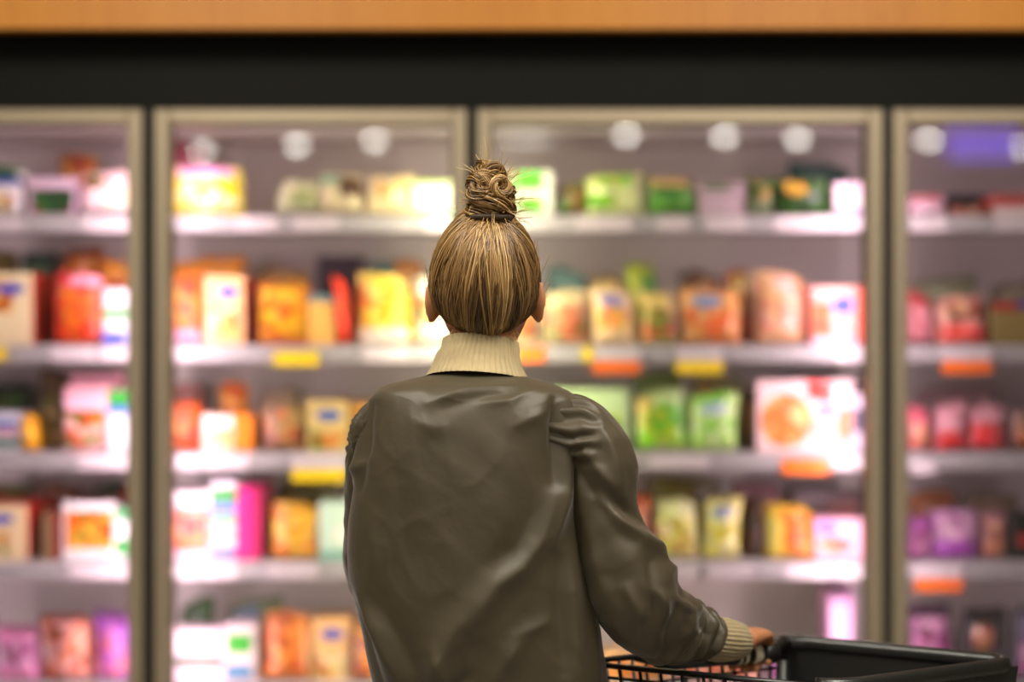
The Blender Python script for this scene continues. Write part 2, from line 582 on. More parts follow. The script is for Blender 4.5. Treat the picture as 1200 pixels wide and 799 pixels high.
def pack(bay, row, x0, x1, ytop, typ, name, desc, body, patches=(), dy=0.0, yaw=0.0, lift=0, depth=None, lean=0.0):
    Yf = SY + .022 + dy
    z0 = ROWZ[row] + lift + .0005
    X0, X1 = (x0 - 600) / F * Yf, (x1 - 600) / F * Yf
    zt = CAMZ - (ytop - 399.5) / F * Yf
    wd, ht = X1 - X0, max(.03, zt - z0)
    dp = depth or (.16 if typ == 'box' else .075)
    room = {1: 2.0, 2: ROWZ[1] - .02, 3: ROWZ[2] - .02, 4: ROWZ[3] - .02, 5: ROWZ[4] - .02}[row]
    ht = min(ht, room - .012 - z0)
    c = Vector(((X0 + X1) / 2, Yf + dp / 2, z0 + dp / 2 * math.sin(math.radians(abs(lean)))))
    rot = Matrix.Rotation(math.radians(yaw), 3, 'Z') @ Matrix.Rotation(math.radians(-lean), 3, 'X')
    seed = R.random() * 50
    sh_top, sl_top, sk_top = R.uniform(0, .12), R.uniform(-.14, .14) * ht, R.uniform(-.010, .010)
    if typ == 'bag' and not yaw:
        rot = Matrix.Rotation(math.radians(R.uniform(-4, 4)), 3, 'Z') @ rot

    if typ == 'box':
        def front(u, v): return Vector(((u - .5) * wd, -dp / 2, v * ht))
    else:
        def thick(u, v):
            e = max(0.0, (1 - abs(2 * u - 1) ** 3.0)) * max(0.0, (1 - abs(2 * v - 1) ** (5 if v < .5 else 3)))
            return dp * .5 * math.sqrt(e) + .002

        def front(u, v):
            k = .011 * mnoise.noise((u * 4 + seed, v * 5, seed)) + .005 * mnoise.noise((u * 10, v * 11 + seed, 3))
            pinch = 1 - .05 * math.sin(PI * v) if typ == 'bag' else 1
            top = .010 * mnoise.noise((u * 3 + seed, 9.1, 0)) * sstep(.6, 1, v)
            wsc = .995 * pinch * (1 - sh_top * sstep(.62, 1, v)) + .012 * mnoise.noise((v * 6, seed, 4))
            droop = sl_top * (u - .5) * sstep(.3, 1, v) - .05 * ht * abs(2 * u - 1) ** 3 * sstep(.6, 1, v)
            return Vector(((u - .5) * wd * wsc + sk_top * v * v, -thick(u, v) - k * sstep(0, .15, v), v * ht + top + droop))
    def xf(p):
        q = rot @ p
        return c + q
    lab = '%s on the %s %s' % (desc, ROWTXT[row], BAYTXT[bay])
    if len(lab.split()) > 16: lab = lab.replace('behind the', 'by', 1) if False else lab.replace(' glass door', ' door')
    root = thing(name, lab, 'frozen food', c, 'frozen packs on the %s %s' % (ROWTXT[row], BAYTXT[bay]))
    bm_ = print_mat(body)
    if typ == 'box':
        v, f = box_vf((0, 0, ht / 2), (wd, dp, ht), .0025)
        mo('carton_body', [xf(p) for p in v], f, bm_, root, smooth=False)
    else:
        nu, nv = 14, 16
        v, f = [], []
        for j in range(nv + 1):
            for i in range(nu + 1):
                v.append(xf(front(i / nu, j / nv)))
        off = len(v)
        for j in range(nv + 1):
            for i in range(nu + 1):
                q = front(i / nu, j / nv); v.append(xf(Vector((q.x, -q.y, q.z))))
        W1 = nu + 1
        for j in range(nv):
            for i in range(nu):
                a = j * W1 + i
                f.append([a, a + 1, a + W1 + 1, a + W1])
                f.append([off + a, off + a + W1, off + a + W1 + 1, off + a + 1])
        rim = [i for i in range(W1)] + [j * W1 + nu for j in range(1, nv + 1)] + [nv * W1 + i for i in range(nu - 1, -1, -1)] + [j * W1 for j in range(nv - 1, 0, -1)]
        for k in range(len(rim)):
            a, b2 = rim[k], rim[(k + 1) % len(rim)]
            f.append([b2, a, off + a, off + b2])
        mo('bag_film', v, f, bm_, root)
    eps = .0012
    for pc in patches:
        kind, u0, v0, u1, v1, cc = pc[:6]
        eps += .0004
        off3 = Vector((0, -eps, 0))
        v, f = [], []
        if kind in ('o', 'l', 'd'):
            seg = 20
            uc, vc, ru, rv = (u0 + u1) / 2, (v0 + v1) / 2, (u1 - u0) / 2, (v1 - v0) / 2
            v.append(xf(front(uc, vc) + off3))
            for q in (.5, 1):
                for k in range(seg):
                    a = 2 * PI * k / seg
                    v.append(xf(front(uc + ru * q * math.cos(a), vc + rv * q * math.sin(a)) + off3))
            for k in range(seg):
                k2 = (k + 1) % seg
                f.append([0, 1 + k, 1 + k2]); f.append([1 + k, 1 + seg + k, 1 + seg + k2, 1 + k2])
        else:
            g = 1 if typ == 'box' else 8
            sl = pc[6] if len(pc) > 6 else 0
            for j in range(g + 1):
                for i in range(g + 1):
                    v.append(xf(front(u0 + (u1 - u0) * i / g, min(1, v0 + (v1 - v0) * j / g + sl * (i / g - .5))) + off3))
            for j in range(g):
                for i in range(g):
                    a = j * (g + 1) + i
                    f.append([a, a + 1, a + g + 2, a + g + 1])
        m = food_mat(cc, 40 if wd < .2 else 30) if kind in ('f', 'o') else print_mat(cc)
        nm = {'f': 'food_picture', 'o': 'food_picture', 'l': 'logo_badge', 'd': 'round_badge', 'b': 'colour_band', 'p': 'front_print'}[kind]
        mo(nm, v, f, m, root, smooth=typ != 'box')
    return root


BOX, BAG = 'box', 'bag'
FB, FG, CT, PB = 'frozen_meal_box', 'frozen_food_bag', 'freezer_carton', 'pizza_box'
LG = (70, 90, 190)
P = [
 # ---- bright end bay
 ('A', 1, -120, -44, 200, BOX, CT, 'pale green carton', (190, 200, 170), [('f', .1, .1, .9, .6, VEG)]),
 ('A', 1, -40, 30, 188, BAG, FG, 'white bag with green and blue top', W_, [('b', .0, .72, 1, .97, (60, 110, 60)), ('b', .2, .58, .98, .72, (50, 80, 170)), ('f', .1, .1, .8, .4, PAS)]),
 ('A', 1, 33, 88, 208, BOX, CT, 'lilac carton with green vegetable picture', (214, 186, 206), [('f', .1, .05, .95, .68, [(50, 100, 50), (70, 130, 70), (130, 90, 30), (40, 80, 40)]), ('b', 0, .72, 1, 1, (226, 200, 214))], dict(depth=.1)),
 ('A', 1, 64, 112, 178, BAG, FG, 'amber bag peeking out behind', (170, 130, 50), [('f', .1, .3, .9, .95, NUG)], dict(dy=.14)),
 ('A', 1, 90, 153, 200, BAG, FG, 'pink-white bag with green corner patch', (250, 220, 222), [('o', .08, .62, .55, .92, VEG), ('b', .5, .2, .98, .6, (252, 236, 210)), ('b', .05, .04, .95, .12, (150, 140, 150))]),
 ('A', 2, -130, -44, 316, BOX, CT, 'dark red meal carton', (150, 40, 34), [('f', .1, .2, .9, .8, MIX)]),
 ('A', 2, -40, 38, 320, BOX, FB, 'cream box with toasted picture', (190, 60, 40), [('p', 0, 0, 1, 1, CREAMC), ('f', .1, .45, .7, .9, FRY), ('l', .45, .7, .9, .86, LG)], dict(depth=.22)),
 ('A', 2, 26, 60, 296, BOX, CT, 'dark green carton standing behind', (40, 70, 60), [('b', .1, .3, .9, .5, (40, 60, 150)), ('b', 0, .6, 1, .9, (90, 120, 90))], dict(dy=.25, depth=.1)),
 ('A', 2, 60, 121, 318, BAG, FG, 'red bag of orange fries', (214, 44, 30), [('f', .08, .05, .95, .80, [(244, 120, 30), (230, 80, 24), (250, 160, 50), (200, 60, 24)]), ('b', .35, .82, .98, .97, (250, 170, 190))]),
 ('A', 2, 66, 116, 290, BAG, FG, 'rust brown bag behind the fries', (150, 80, 40), [('f', .1, .4, .9, .9, NUG)], dict(dy=.2)),
 ('A', 2, 121, 153, 338, BOX, CT, 'white carton with green and blue stripes', (240, 236, 240), [('b', 0, .48, 1, .62, (70, 190, 80)), ('b', 0, .0, .8, .22, (110, 120, 220))], dict(depth=.1)),
 ('A', 2, 112, 153, 304, BAG, FG, 'yellow-orange bag behind the striped carton', (238, 160, 50), [('f', .1, .5, .9, .95, FRY)], dict(dy=.13)),
 ('A', 3, -130, -46, 450, BOX, CT, 'green pea carton', (60, 120, 60), [('f', .1, .1, .9, .7, PEA)]),
 ('A', 3, -42, 21, 484, BOX, CT, 'low carton striped blue white green', (220, 216, 226), [('b', 0, .62, 1, .8, (90, 110, 180)), ('b', 0, .12, 1, .32, (70, 130, 90)), ('b', 0, .45, 1, .55, (220, 120, 130))]),
 ('A', 3, -20, 36, 450, BAG, FG, 'dark spinach bag behind the striped carton', (54, 74, 54), [('f', .1, .3, .9, .8, VEG)], dict(dy=.19)),
 ('A', 3, 24, 42, 486, BAG, FG, 'slim yellow pouch', (246, 188, 30), [('b', .2, .4, .9, .55, (250, 210, 80))]),
 ('A', 3, 44, 80, 462, BAG, FG, 'olive herb bag', (120, 110, 60), [('f', .1, .1, .9, .8, [(90, 100, 40), (140, 130, 70), (60, 70, 30), (200, 170, 130)])], dict(dy=.05)),
 ('A', 3, 76, 126, 452, BOX, FB, 'pink-edged salad meal box', (236, 180, 190), [('f', .05, .06, .95, .62, [(150, 160, 50), (226, 110, 60), (90, 130, 50), (246, 200, 190)]), ('b', 0, .64, 1, .84, (250, 200, 215))], dict(depth=.1)),
 ('A', 3, 82, 142, 438, BOX, FB, 'pink box raised behind the salad meal', (244, 180, 196), [('f', .1, .3, .9, .84, MIX)], dict(dy=.14, depth=.1)),
 ('A', 3, 127, 153, 458, BOX, CT, 'white carton with green and blue top', (246, 244, 246), [('b', 0, .76, 1, 1, (80, 180, 80)), ('b', 0, .62, 1, .76, (100, 130, 210))], dict(depth=.12)),
 ('A', 4, -130, -46, 586, BOX, CT, 'yellow pastry carton', (220, 180, 80), [('f', .1, .1, .9, .7, PAS)]),
 ('A', 4, -42, 32, 592, BOX, FB, 'cream box with red side panel', (224, 60, 40), [('p', 0, 0, 1, 1, (232, 210, 170)), ('f', .05, .1, .7, .5, PAS), ('l', .35, .66, .8, .84, LG)], dict(depth=.26)),
 ('A', 4, 50, 70, 600, BOX, CT, 'narrow brown carton with red edge', (150, 40, 30), [('p', 0, 0, .6, 1, (150, 120, 90))], dict(depth=.22)),
 ('A', 4, 74, 136, 588, BOX, FB, 'white box with orange stir-fry picture', (120, 50, 30), [('p', 0, 0, 1, 1, W_), ('f', .05, .2, .94, .84, [(240, 150, 40), (226, 100, 30), (150, 160, 50), (250, 190, 80)])], dict(depth=.2)),
 ('A', 4, 136, 153, 596, BOX, CT, 'slim white carton with green disc', (244, 244, 244), [('d', .0, .1, 1, .42, (90, 190, 110)), ('b', 0, .8, 1, 1, (90, 180, 120))], dict(depth=.1)),
 ('A', 4, 104, 153, 566, BAG, FG, 'dark green bag behind with red flash', (40, 80, 50), [('b', .55, .6, 1, .85, (230, 40, 40), .2)], dict(dy=.22)),
 ('A', 5, -120, -12, 730, BAG, FG, 'frosty violet berry bag', (140, 90, 150), [('f', .1, .1, .9, .8, BER)]),
 ('A', 5, -8, 46, 742, BAG, FG, 'pink berry bag', (226, 150, 190), [('f', .08, .3, .92, .85, BER)]),
 ('A', 5, 44, 106, 722, BAG, FG, 'rosy pouch of browned filo rolls', (150, 80, 60), [('f', .05, .08, .95, .9, [(236, 160, 130), (214, 110, 60), (120, 60, 36), (244, 190, 190)])]),
 ('A', 5, 107, 153, 728, BAG, FG, 'purple and pink fruit bag', (190, 110, 200), [('f', .05, .1, .95, .9, [(200, 130, 220), (236, 150, 180), (150, 70, 150), (244, 130, 120)])], dict(dy=.02)),
 ('A', 2, -44, 24, 292, BAG, FG, 'olive bag standing behind', (140, 130, 70), [('b', .1, .55, .9, .8, (130, 50, 40))], dict(dy=.26)),
 ('A', 3, 40, 82, 436, BAG, FG, 'brown bag behind the herbs', (134, 104, 72), [], dict(dy=.2)),
 ('A', 4, -40, 40, 566, BAG, FG, 'grey-green bag behind the cream box', (150, 152, 122), [('f', .1, .6, .9, .9, VEG)], dict(dy=.30)),
 ('A', 4, 42, 102, 568, BAG, FG, 'tan brown bag behind the narrow carton', (156, 112, 88), [], dict(dy=.26)),
 # ---- narrow door
 ('B', 2, 304, 366, 316, BAG, FG, 'ochre bag behind the nuggets', (168, 130, 70), [], dict(dy=.15)),
 ('B', 2, 428, 500, 304, BAG, FG, 'bronze bag with teal corner behind', (180, 122, 60), [('b', 0, .8, .5, 1, (70, 110, 110))], dict(dy=.13)),
 ('B', 3, 300, 352, 456, BAG, FG, 'grey-brown bag behind the hash', (160, 140, 116), [], dict(dy=.14)),
 ('B', 5, 258, 330, 704, BAG, FG, 'sage green bag behind the labelled carton', (120, 130, 96), [('b', .1, .7, .6, .9, (110, 130, 160))], dict(dy=.15)),
 ('B', 1, 195, 285, 192, BAG, FG, 'yellow bag with pink top band', (244, 226, 110), [('b', .0, .76, .9, .97, (250, 180, 226)), ('f', .05, .1, .95, .66, [(250, 224, 50), (244, 236, 160), (226, 200, 30), (250, 240, 220)])]),
 ('B', 1, 195, 240, 168, BOX, CT, 'dark pink carton behind', (170, 70, 90), [('b', .1, .5, .9, .8, (200, 110, 130))], dict(dy=.3, depth=.12)),
 ('B', 1, 322, 374, 214, BAG, FG, 'low pale green bag', (206, 206, 170), [('f', .1, .15, .95, .6, [(230, 196, 140), (200, 200, 150), (236, 216, 180), (150, 170, 110)])], dict(lean=14)),
 ('B', 1, 370, 426, 204, BAG, FG, 'cream bag with dark brown corner', (220, 206, 170), [('b', .52, .36, .98, .86, (96, 62, 24)), ('b', .05, .66, .5, .9, (150, 190, 160))], dict(lean=10)),
 ('B', 1, 426, 486, 204, BAG, FG, 'cream bag with apricot picture', (232, 216, 170), [('f', .08, .4, .9, .86, [(240, 196, 100), (236, 216, 160), (226, 160, 90), (244, 230, 190)])]),
 ('B', 1, 484, 532, 212, BOX, CT, 'bright white carton with green foot', (248, 246, 232), [('b', .0, .02, .9, .14, (130, 220, 110)), ('b', 0, .88, 1, 1, (200, 220, 130))], dict(depth=.1)),
 ('B', 2, 195, 240, 318, BAG, FG, 'orange bag of battered pieces', (236, 140, 50), [('f', .05, .25, .95, .9, NUG), ('b', .05, .03, .95, .2, (236, 190, 214))]),
 ('B', 2, 196, 284, 300, BAG, FG, 'tall amber bag behind', (236, 160, 60), [('b', .05, .75, .95, .95, (246, 180, 80))], dict(dy=.24)),
 ('B', 2, 240, 286, 324, BOX, FB, 'peach box with red-orange side', (238, 80, 26), [('p', 0, 0, 1, 1, (244, 200, 150)), ('l', .35, .68, .85, .86, LG), ('f', .1, .12, .9, .56, PAS)], dict(depth=.24)),
 ('B', 2, 303, 361, 332, BOX, FB, 'amber box of golden nuggets', (190, 110, 30), [('f', .06, .16, .94, .94, [(240, 170, 40), (214, 110, 24), (250, 200, 90), (236, 190, 30)])], dict(depth=.1)),
 ('B', 2, 361, 392, 345, BOX, CT, 'small apricot carton', (238, 70, 24), [('p', 0, 0, 1, 1, (240, 192, 110)), ('b', 0, .84, 1, 1, (130, 150, 150))], dict(depth=.12)),
 ('B', 2, 392, 408, 326, BAG, FG, 'slim red-orange pouch', (240, 76, 26), [('b', .1, .5, .9, .7, (236, 110, 50))], dict(lean=-6)),
 ('B', 2, 372, 425, 300, BOX, CT, 'dusky violet carton behind', (80, 62, 84), [('b', .1, .3, .9, .6, (60, 50, 70))], dict(dy=.3, depth=.1)),
 ('B', 2, 416, 482, 320, BAG, FG, 'yellow bag of roast potatoes', (246, 214, 110), [('f', .04, .28, .96, .94, [(246, 190, 50), (236, 150, 30), (250, 224, 130), (244, 210, 40)]), ('b', .05, .03, .95, .22, (246, 236, 220))]),
 ('B', 2, 484, 532, 324, BAG, FG, 'bright ivory bag', (250, 242, 214), [('f', .1, .3, .7, .7, PAS)]),
 ('B', 3, 196, 234, 470, BAG, FG, 'reddish orange pouch', (226, 110, 50), [('f', .06, .1, .94, .85, [(240, 130, 60), (220, 80, 40), (246, 180, 90), (180, 70, 40)])]),
 ('B', 3, 237, 296, 486, BOX, CT, 'low pale box with orange end', (244, 150, 30), [('p', 0, 0, .62, 1, (250, 222, 210)), ('f', .08, .08, .6, .6, [(250, 210, 150), (246, 180, 110), (252, 230, 200), (240, 160, 80)])], dict(depth=.12)),
 ('B', 3, 256, 292, 448, BAG, FG, 'orange cheese bag behind', (230, 150, 50), [('f', .1, .3, .9, .95, FRY)], dict(dy=.14)),
 ('B', 3, 196, 232, 450, BOX, CT, 'rust carton behind', (160, 80, 50), [('b', .1, .5, .9, .8, (90, 60, 40))], dict(dy=.22, depth=.1)),
 ('B', 3, 304, 360, 474, BAG, FG, 'brown hash bag', (150, 124, 80), [('f', .06, .08, .94, .92, [(190, 160, 100), (150, 80, 50), (120, 110, 50), (224, 140, 90)])]),
 ('B', 3, 360, 408, 470, BOX, FB, 'tan box with blue oval badge', (170, 110, 60), [('p', 0, 0, 1, 1, (214, 190, 130)), ('l', .2, .6, .85, .84, (80, 110, 170)), ('f', .1, .06, .9, .44, MIX)], dict(depth=.12)),
 ('B', 3, 412, 470, 474, BOX, FB, 'ochre ready-meal box', (200, 150, 70), [('f', .1, .2, .9, .8, MEA)]),
 ('B', 3, 474, 530, 470, BOX, CT, 'cream pastry carton', (230, 216, 180), [('f', .1, .2, .9, .8, PAS)]),
 ('B', 4, 196, 246, 576, BOX, FB, 'white-topped box of glazed meatballs', (246, 220, 226), [('f', .04, .14, .96, .76, [(230, 110, 70), (214, 70, 60), (246, 180, 170), (240, 150, 60)]), ('b', 0, .8, 1, .98, (250, 236, 240))], dict(depth=.1)),
 ('B', 4, 247, 277, 564, BOX, CT, 'green white blue striped carton', (236, 226, 236), [('b', 0, .74, 1, .9, (60, 170, 80)), ('b', 0, .6, 1, .72, (110, 130, 210)), ('b', 0, .46, 1, .56, (70, 180, 90)), ('b', 0, .28, 1, .36, (120, 180, 130)), ('b', 0, .06, 1, .16, (90, 110, 170))], dict(depth=.1)),
 ('B', 4, 277, 306, 570, BOX, CT, 'magenta carton', (200, 30, 110), [('p', 0, 0, .65, 1, (236, 60, 150))], dict(depth=.2)),
 ('B', 4, 316, 376, 590, BAG, FG, 'golden corn and fries bag', (226, 170, 50), [('f', .03, .12, .97, .96, [(240, 190, 50), (232, 140, 40), (200, 180, 40), (250, 214, 110)])]),
 ('B', 4, 374, 430, 588, BOX, CT, 'pale mint carton', (206, 226, 206), [('b', 0, .0, 1, .16, (140, 190, 170)), ('b', .3, .3, .9, .6, (232, 236, 220))], dict(depth=.12)),
 ('B', 4, 440, 530, 588, BOX, FB, 'ivory lasagne box', (236, 224, 190), [('f', .1, .2, .9, .8, PIZ)]),
 ('B', 4, 320, 400, 562, BAG, FG, 'olive bag behind the golden bag', (120, 112, 60), [], dict(dy=.2)),
 ('B', 5, 206, 248, 704, BAG, FG, 'dark green leaf spinach bag', (50, 96, 30), [('o', .1, .2, .9, .9, [(50, 110, 30), (40, 86, 24), (70, 130, 40), (36, 70, 24)])], dict(dy=.12)),
 ('B', 5, 196, 264, 738, BOX, CT, 'white and pink carton with dark green stripe', (246, 220, 228), [('b', 0, .30, .96, .48, (70, 96, 50)), ('b', 0, .7, .9, .86, (250, 236, 240))], dict(depth=.1)),
 ('B', 5, 264, 300, 732, BOX, CT, 'pale carton with green and teal labels', (226, 206, 206), [('b', .05, .52, .85, .84, (80, 180, 70)), ('b', 0, .08, .85, .30, (90, 150, 180))], dict(depth=.1)),
 ('B', 5, 306, 364, 722, BAG, FG, 'orange bag of curly fries', (226, 150, 70), [('f', .05, .1, .95, .95, [(240, 150, 60), (230, 110, 30), (246, 186, 100), (190, 100, 40)])], dict(lean=6)),
 ('B', 5, 367, 412, 724, BOX, FB, 'peach box with violet-blue badge', (190, 130, 60), [('p', 0, 0, 1, 1, (240, 196, 140)), ('l', .2, .62, .8, .86, (130, 120, 180)), ('f', .1, .06, .9, .4, PAS)], dict(dy=.03, depth=.1)),
 ('B', 5, 412, 450, 730, BAG, FG, 'brown pouch of crumbed fillets', (160, 110, 60), [('f', .05, .1, .95, .9, NUG)]),
 ('B', 5, 455, 530, 730, BOX, CT, 'plain cream vegetable carton', (226, 216, 190), [('f', .1, .2, .9, .8, VEG)]),
 # ---- wide door
 ('C', 1, 566, 604, 200, BAG, FG, 'white pea bag with lime stripe', (236, 240, 216), [('b', 0, .5, 1, .7, (150, 210, 80))]),
 ('C', 1, 606, 648, 200, BOX, CT, 'white carton with fresh green panel', (236, 236, 220), [('b', .0, .58, .7, .97, (110, 210, 60)), ('f', .05, .08, .7, .4, PEA)], dict(depth=.12)),
 ('C', 1, 652, 692, 212, BAG, FG, 'dull olive mixed vegetable bag', (120, 120, 70), [('f', .06, .15, .94, .8, [(170, 140, 60), (110, 160, 40), (70, 90, 40), (180, 110, 80)])], dict(dy=.03)),
 ('C', 1, 686, 756, 202, BAG, FG, 'lime green and white pea bag', (226, 232, 170), [('f', .05, .7, .8, .95, [(150, 220, 60), (180, 230, 70), (130, 200, 50), (220, 230, 110)]), ('f', .0, .2, .5, .5, PEA)]),
 ('C', 1, 757, 818, 206, BAG, FG, 'green broccoli bag', (150, 160, 90), [('f', .05, .08, .95, .7, [(60, 140, 50), (110, 180, 60), (40, 100, 60), (90, 160, 50)]), ('b', .1, .74, .9, .94, (214, 180, 120))]),
 ('C', 1, 820, 872, 214, BOX, CT, 'lilac grey carton', (200, 176, 186), [('b', .1, .76, .7, .96, (110, 130, 80)), ('b', .2, .1, .9, .3, (214, 190, 200))], dict(depth=.12)),
 ('C', 1, 874, 906, 208, BAG, FG, 'grey-green herb pouch', (130, 140, 104), [('f', .1, .4, .9, .9, VEG)]),
 ('C', 1, 906, 978, 208, BAG, FG, 'dark green bag with orange peppers', (70, 110, 40), [('f', .03, .05, .97, .66, [(60, 120, 30), (36, 80, 30), (90, 140, 40), (44, 60, 30)]), ('o', .2, .5, .6, .95, [(240, 170, 40), (226, 120, 40), (200, 180, 50), (240, 190, 90)])]),
 ('C', 1, 978, 1017, 214, BOX, CT, 'pink-white carton with grey-blue foot', (252, 222, 236), [('b', 0, .02, 1, .16, (150, 160, 190)), ('b', .1, .3, .8, .55, (252, 244, 230))], dict(depth=.1)),
 ('C', 1, 920, 1000, 190, BAG, FG, 'teal bag lying behind the pepper bag', (60, 100, 90), [], dict(dy=.2)),
 ('C', 2, 566, 634, 330, BAG, FG, 'ivory bag with tomato picture', (236, 222, 190), [('f', .1, .1, .9, .5, MIX)]),
 ('C', 2, 636, 691, 340, BAG, FG, 'cream bag of paella', (226, 206, 160), [('f', .05, .1, .95, .72, [(226, 150, 110), (150, 140, 70), (220, 190, 130), (230, 90, 70)])]),
 ('C', 2, 694, 748, 338, BAG, FG, 'orange and white pasta bag with violet badge', (244, 214, 170), [('f', .0, .28, .9, .66, [(244, 160, 80), (240, 190, 60), (240, 120, 80), (250, 220, 130)]), ('l', .15, .68, .8, .9, (140, 130, 180))], dict(dy=-.0)),
 ('C', 2, 751, 794, 342, BAG, FG, 'cream bag with green and red picture', (220, 196, 120), [('f', .02, .12, .98, .7, [(150, 160, 50), (226, 90, 60), (200, 180, 80), (130, 120, 50)])]),
 ('C', 2, 734, 774, 308, BAG, FG, 'lime yellow bag standing behind', (190, 200, 60), [('b', .5, .5, 1, .9, (90, 150, 60))], dict(dy=.14)),
 ('C', 2, 796, 870, 340, BAG, FG, 'orange gratin bag with slate badge', (230, 170, 100), [('f', .03, .1, .97, .66, [(236, 130, 60), (230, 160, 90), (220, 190, 140), (240, 110, 60)]), ('l', .2, .68, .75, .92, (130, 150, 180))], dict(yaw=-6)),
 ('C', 2, 852, 884, 316, BAG, FG, 'rust orange pouch behind', (210, 100, 50), [('f', .1, .4, .9, .95, MIX)], dict(dy=.16)),
 ('C', 2, 884, 948, 318, BAG, FG, 'peach-pink shrimp bag', (224, 180, 140), [('f', .05, .2, .95, .92, [(240, 180, 150), (236, 150, 130), (226, 190, 130), (250, 200, 190)])], dict(dy=.02)),
 ('C', 2, 951, 1017, 336, BOX, FB, 'pink-orange box with bright blue badge', (240, 90, 40), [('p', .0, 0, .8, 1, (246, 190, 180)), ('l', .36, .52, .74, .84, (70, 90, 220)), ('f', .02, .1, .36, .72, [(240, 120, 50), (230, 90, 40), (246, 160, 90), (200, 120, 60)]), ('b', 0, 0, .8, .12, (250, 200, 220))], dict(depth=.1)),
 ('C', 2, 800, 850, 318, BAG, FG, 'dark mixed grill bag behind', (110, 90, 60), [('f', .1, .3, .9, .9, MEA)], dict(dy=.2)),
 ('C', 3, 566, 640, 452, BOX, FB, 'teal fish fillet box', (90, 150, 150), [('f', .1, .1, .9, .6, NUG)]),
 ('C', 3, 646, 736, 456, BOX, FB, 'pale green risotto box', (200, 220, 170), [('f', .1, .1, .9, .6, PEA)]),
 ('C', 3, 742, 808, 458, BAG, FG, 'lime bag of cut green beans', (206, 224, 160), [('f', .03, .06, .97, .80, [(120, 200, 30), (160, 220, 40), (80, 160, 20), (214, 210, 60)]), ('o', .05, .6, .35, .95, [(240, 200, 90), (246, 214, 130), (230, 180, 70), (240, 220, 150)])]),
 ('C', 3, 806, 866, 460, BAG, FG, 'pale lime salad bag', (206, 230, 150), [('f', .05, .1, .95, .55, [(160, 220, 80), (190, 230, 120), (130, 200, 60), (226, 236, 190)]), ('l', .15, .62, .8, .84, (170, 190, 200)), ('b', .1, .86, .8, .97, (140, 210, 70))]),
 ('C', 3, 872, 886, 456, BOX, CT, 'narrow brown carton edge', (96, 66, 36), [('p', 0, .3, 1, .8, (150, 110, 60))], dict(dy=.02)),
 ('C', 3, 887, 1000, 446, BOX, PB, 'large pink pizza box with round pizza', (110, 66, 36), [('p', 0, 0, 1, 1, (246, 214, 214)), ('o', .03, .06, .58, .82, [(244, 180, 100), (238, 150, 80), (250, 206, 150), (236, 160, 110)]), ('b', .52, .72, .78, 1, (236, 50, 20), -.06), ('l', .6, .5, .84, .66, (130, 120, 220)), ('b', .58, .1, .95, .46, (248, 180, 170)), ('b', .84, .2, .98, .6, (246, 140, 90))], dict(depth=.05)),
 ('C', 3, 1001, 1017, 462, BOX, CT, 'slim white carton with navy stripe', (240, 220, 236), [('b', .0, .35, .7, .75, (70, 80, 120))], dict(depth=.1)),
 ('C', 3, 980, 1017, 444, BOX, CT, 'dark plum carton behind', (80, 60, 70), [], dict(dy=.16, depth=.1)),
 ('C', 4, 566, 650, 580, BOX, FB, 'beige noodle box', (220, 196, 150), [('f', .1, .1, .9, .6, PAS)]),
 ('C', 4, 654, 734, 584, BOX, FB, 'brick red chilli box', (190, 70, 50), [('f', .1, .1, .9, .6, MEA)]),
 ('C', 4, 738, 764, 580, BAG, FG, 'rust pouch beside the sleeve', (190, 100, 60), [('f', .1, .3, .9, .8, MEA)]),
 ('C', 4, 766, 822, 586, BAG, FG, 'pale yellow-green gnocchi bag', (226, 224, 170), [('f', .04, .1, .96, .74, [(230, 220, 110), (200, 200, 70), (240, 230, 190), (220, 160, 100)])]),
 ('C', 4, 824, 868, 584, BAG, FG, 'yellow bag with slate-blue badge', (230, 220, 140), [('l', .1, .66, .8, .9, (150, 160, 180)), ('f', .05, .06, .95, .5, [(230, 220, 60), (240, 230, 130), (210, 190, 60), (240, 236, 200)])]),
 ('C', 4, 871, 896, 582, BAG, FG, 'dark brown chocolate bag', (84, 50, 24), [('f', .2, .2, .8, .7, [(96, 60, 30), (60, 40, 20), (130, 80, 40), (60, 70, 40)])], dict(dy=.02)),
 ('C', 4, 760, 850, 560, BAG, FG, 'olive sack lying behind', (126, 112, 40), [('f', .1, .3, .9, .9, [(120, 100, 30), (150, 140, 50), (96, 70, 30), (140, 120, 40)])], dict(dy=.18)),
 ('C', 4, 898, 958, 592, BAG, FG, 'yellow and orange curry bag', (226, 190, 70), [('f', .3, .06, .97, .9, [(236, 110, 40), (244, 160, 60), (230, 190, 80), (214, 90, 40)]), ('b', .05, .1, .35, .8, (226, 206, 100), .05)]),
 ('C', 4, 956, 1012, 608, BOX, FB, 'pink box with blue badge and red dish', (246, 190, 206), [('l', .06, .66, .5, .92, (110, 110, 220)), ('o', .08, .16, .8, .56, [(240, 110, 80), (246, 160, 110), (250, 220, 200), (236, 90, 70)])], dict(depth=.1, yaw=-5)),
 ('C', 4, 930, 1012, 574, BOX, CT, 'maroon carton behind', (96, 40, 40), [('b', .5, .4, .9, .8, (150, 70, 50))], dict(dy=.2, depth=.1)),
 ('C', 5, 566, 690, 770, BAG, FG, 'frosty white cod bag', (220, 214, 210), [('f', .1, .1, .9, .7, SAL)]),
 ('C', 5, 700, 790, 768, BAG, FG, 'orange and white fish finger bag', (240, 200, 150), [('f', .05, .1, .95, .85, FRY)]),
 ('C', 5, 794, 890, 772, BAG, FG, 'salmon pink fillet bag', (236, 170, 140), [('f', .05, .1, .95, .8, SAL)]),
 ('C', 5, 900, 968, 776, BAG, FG, 'lilac berry bag under the cart rim', (190, 130, 200), [('f', .05, .1, .95, .8, BER)]),
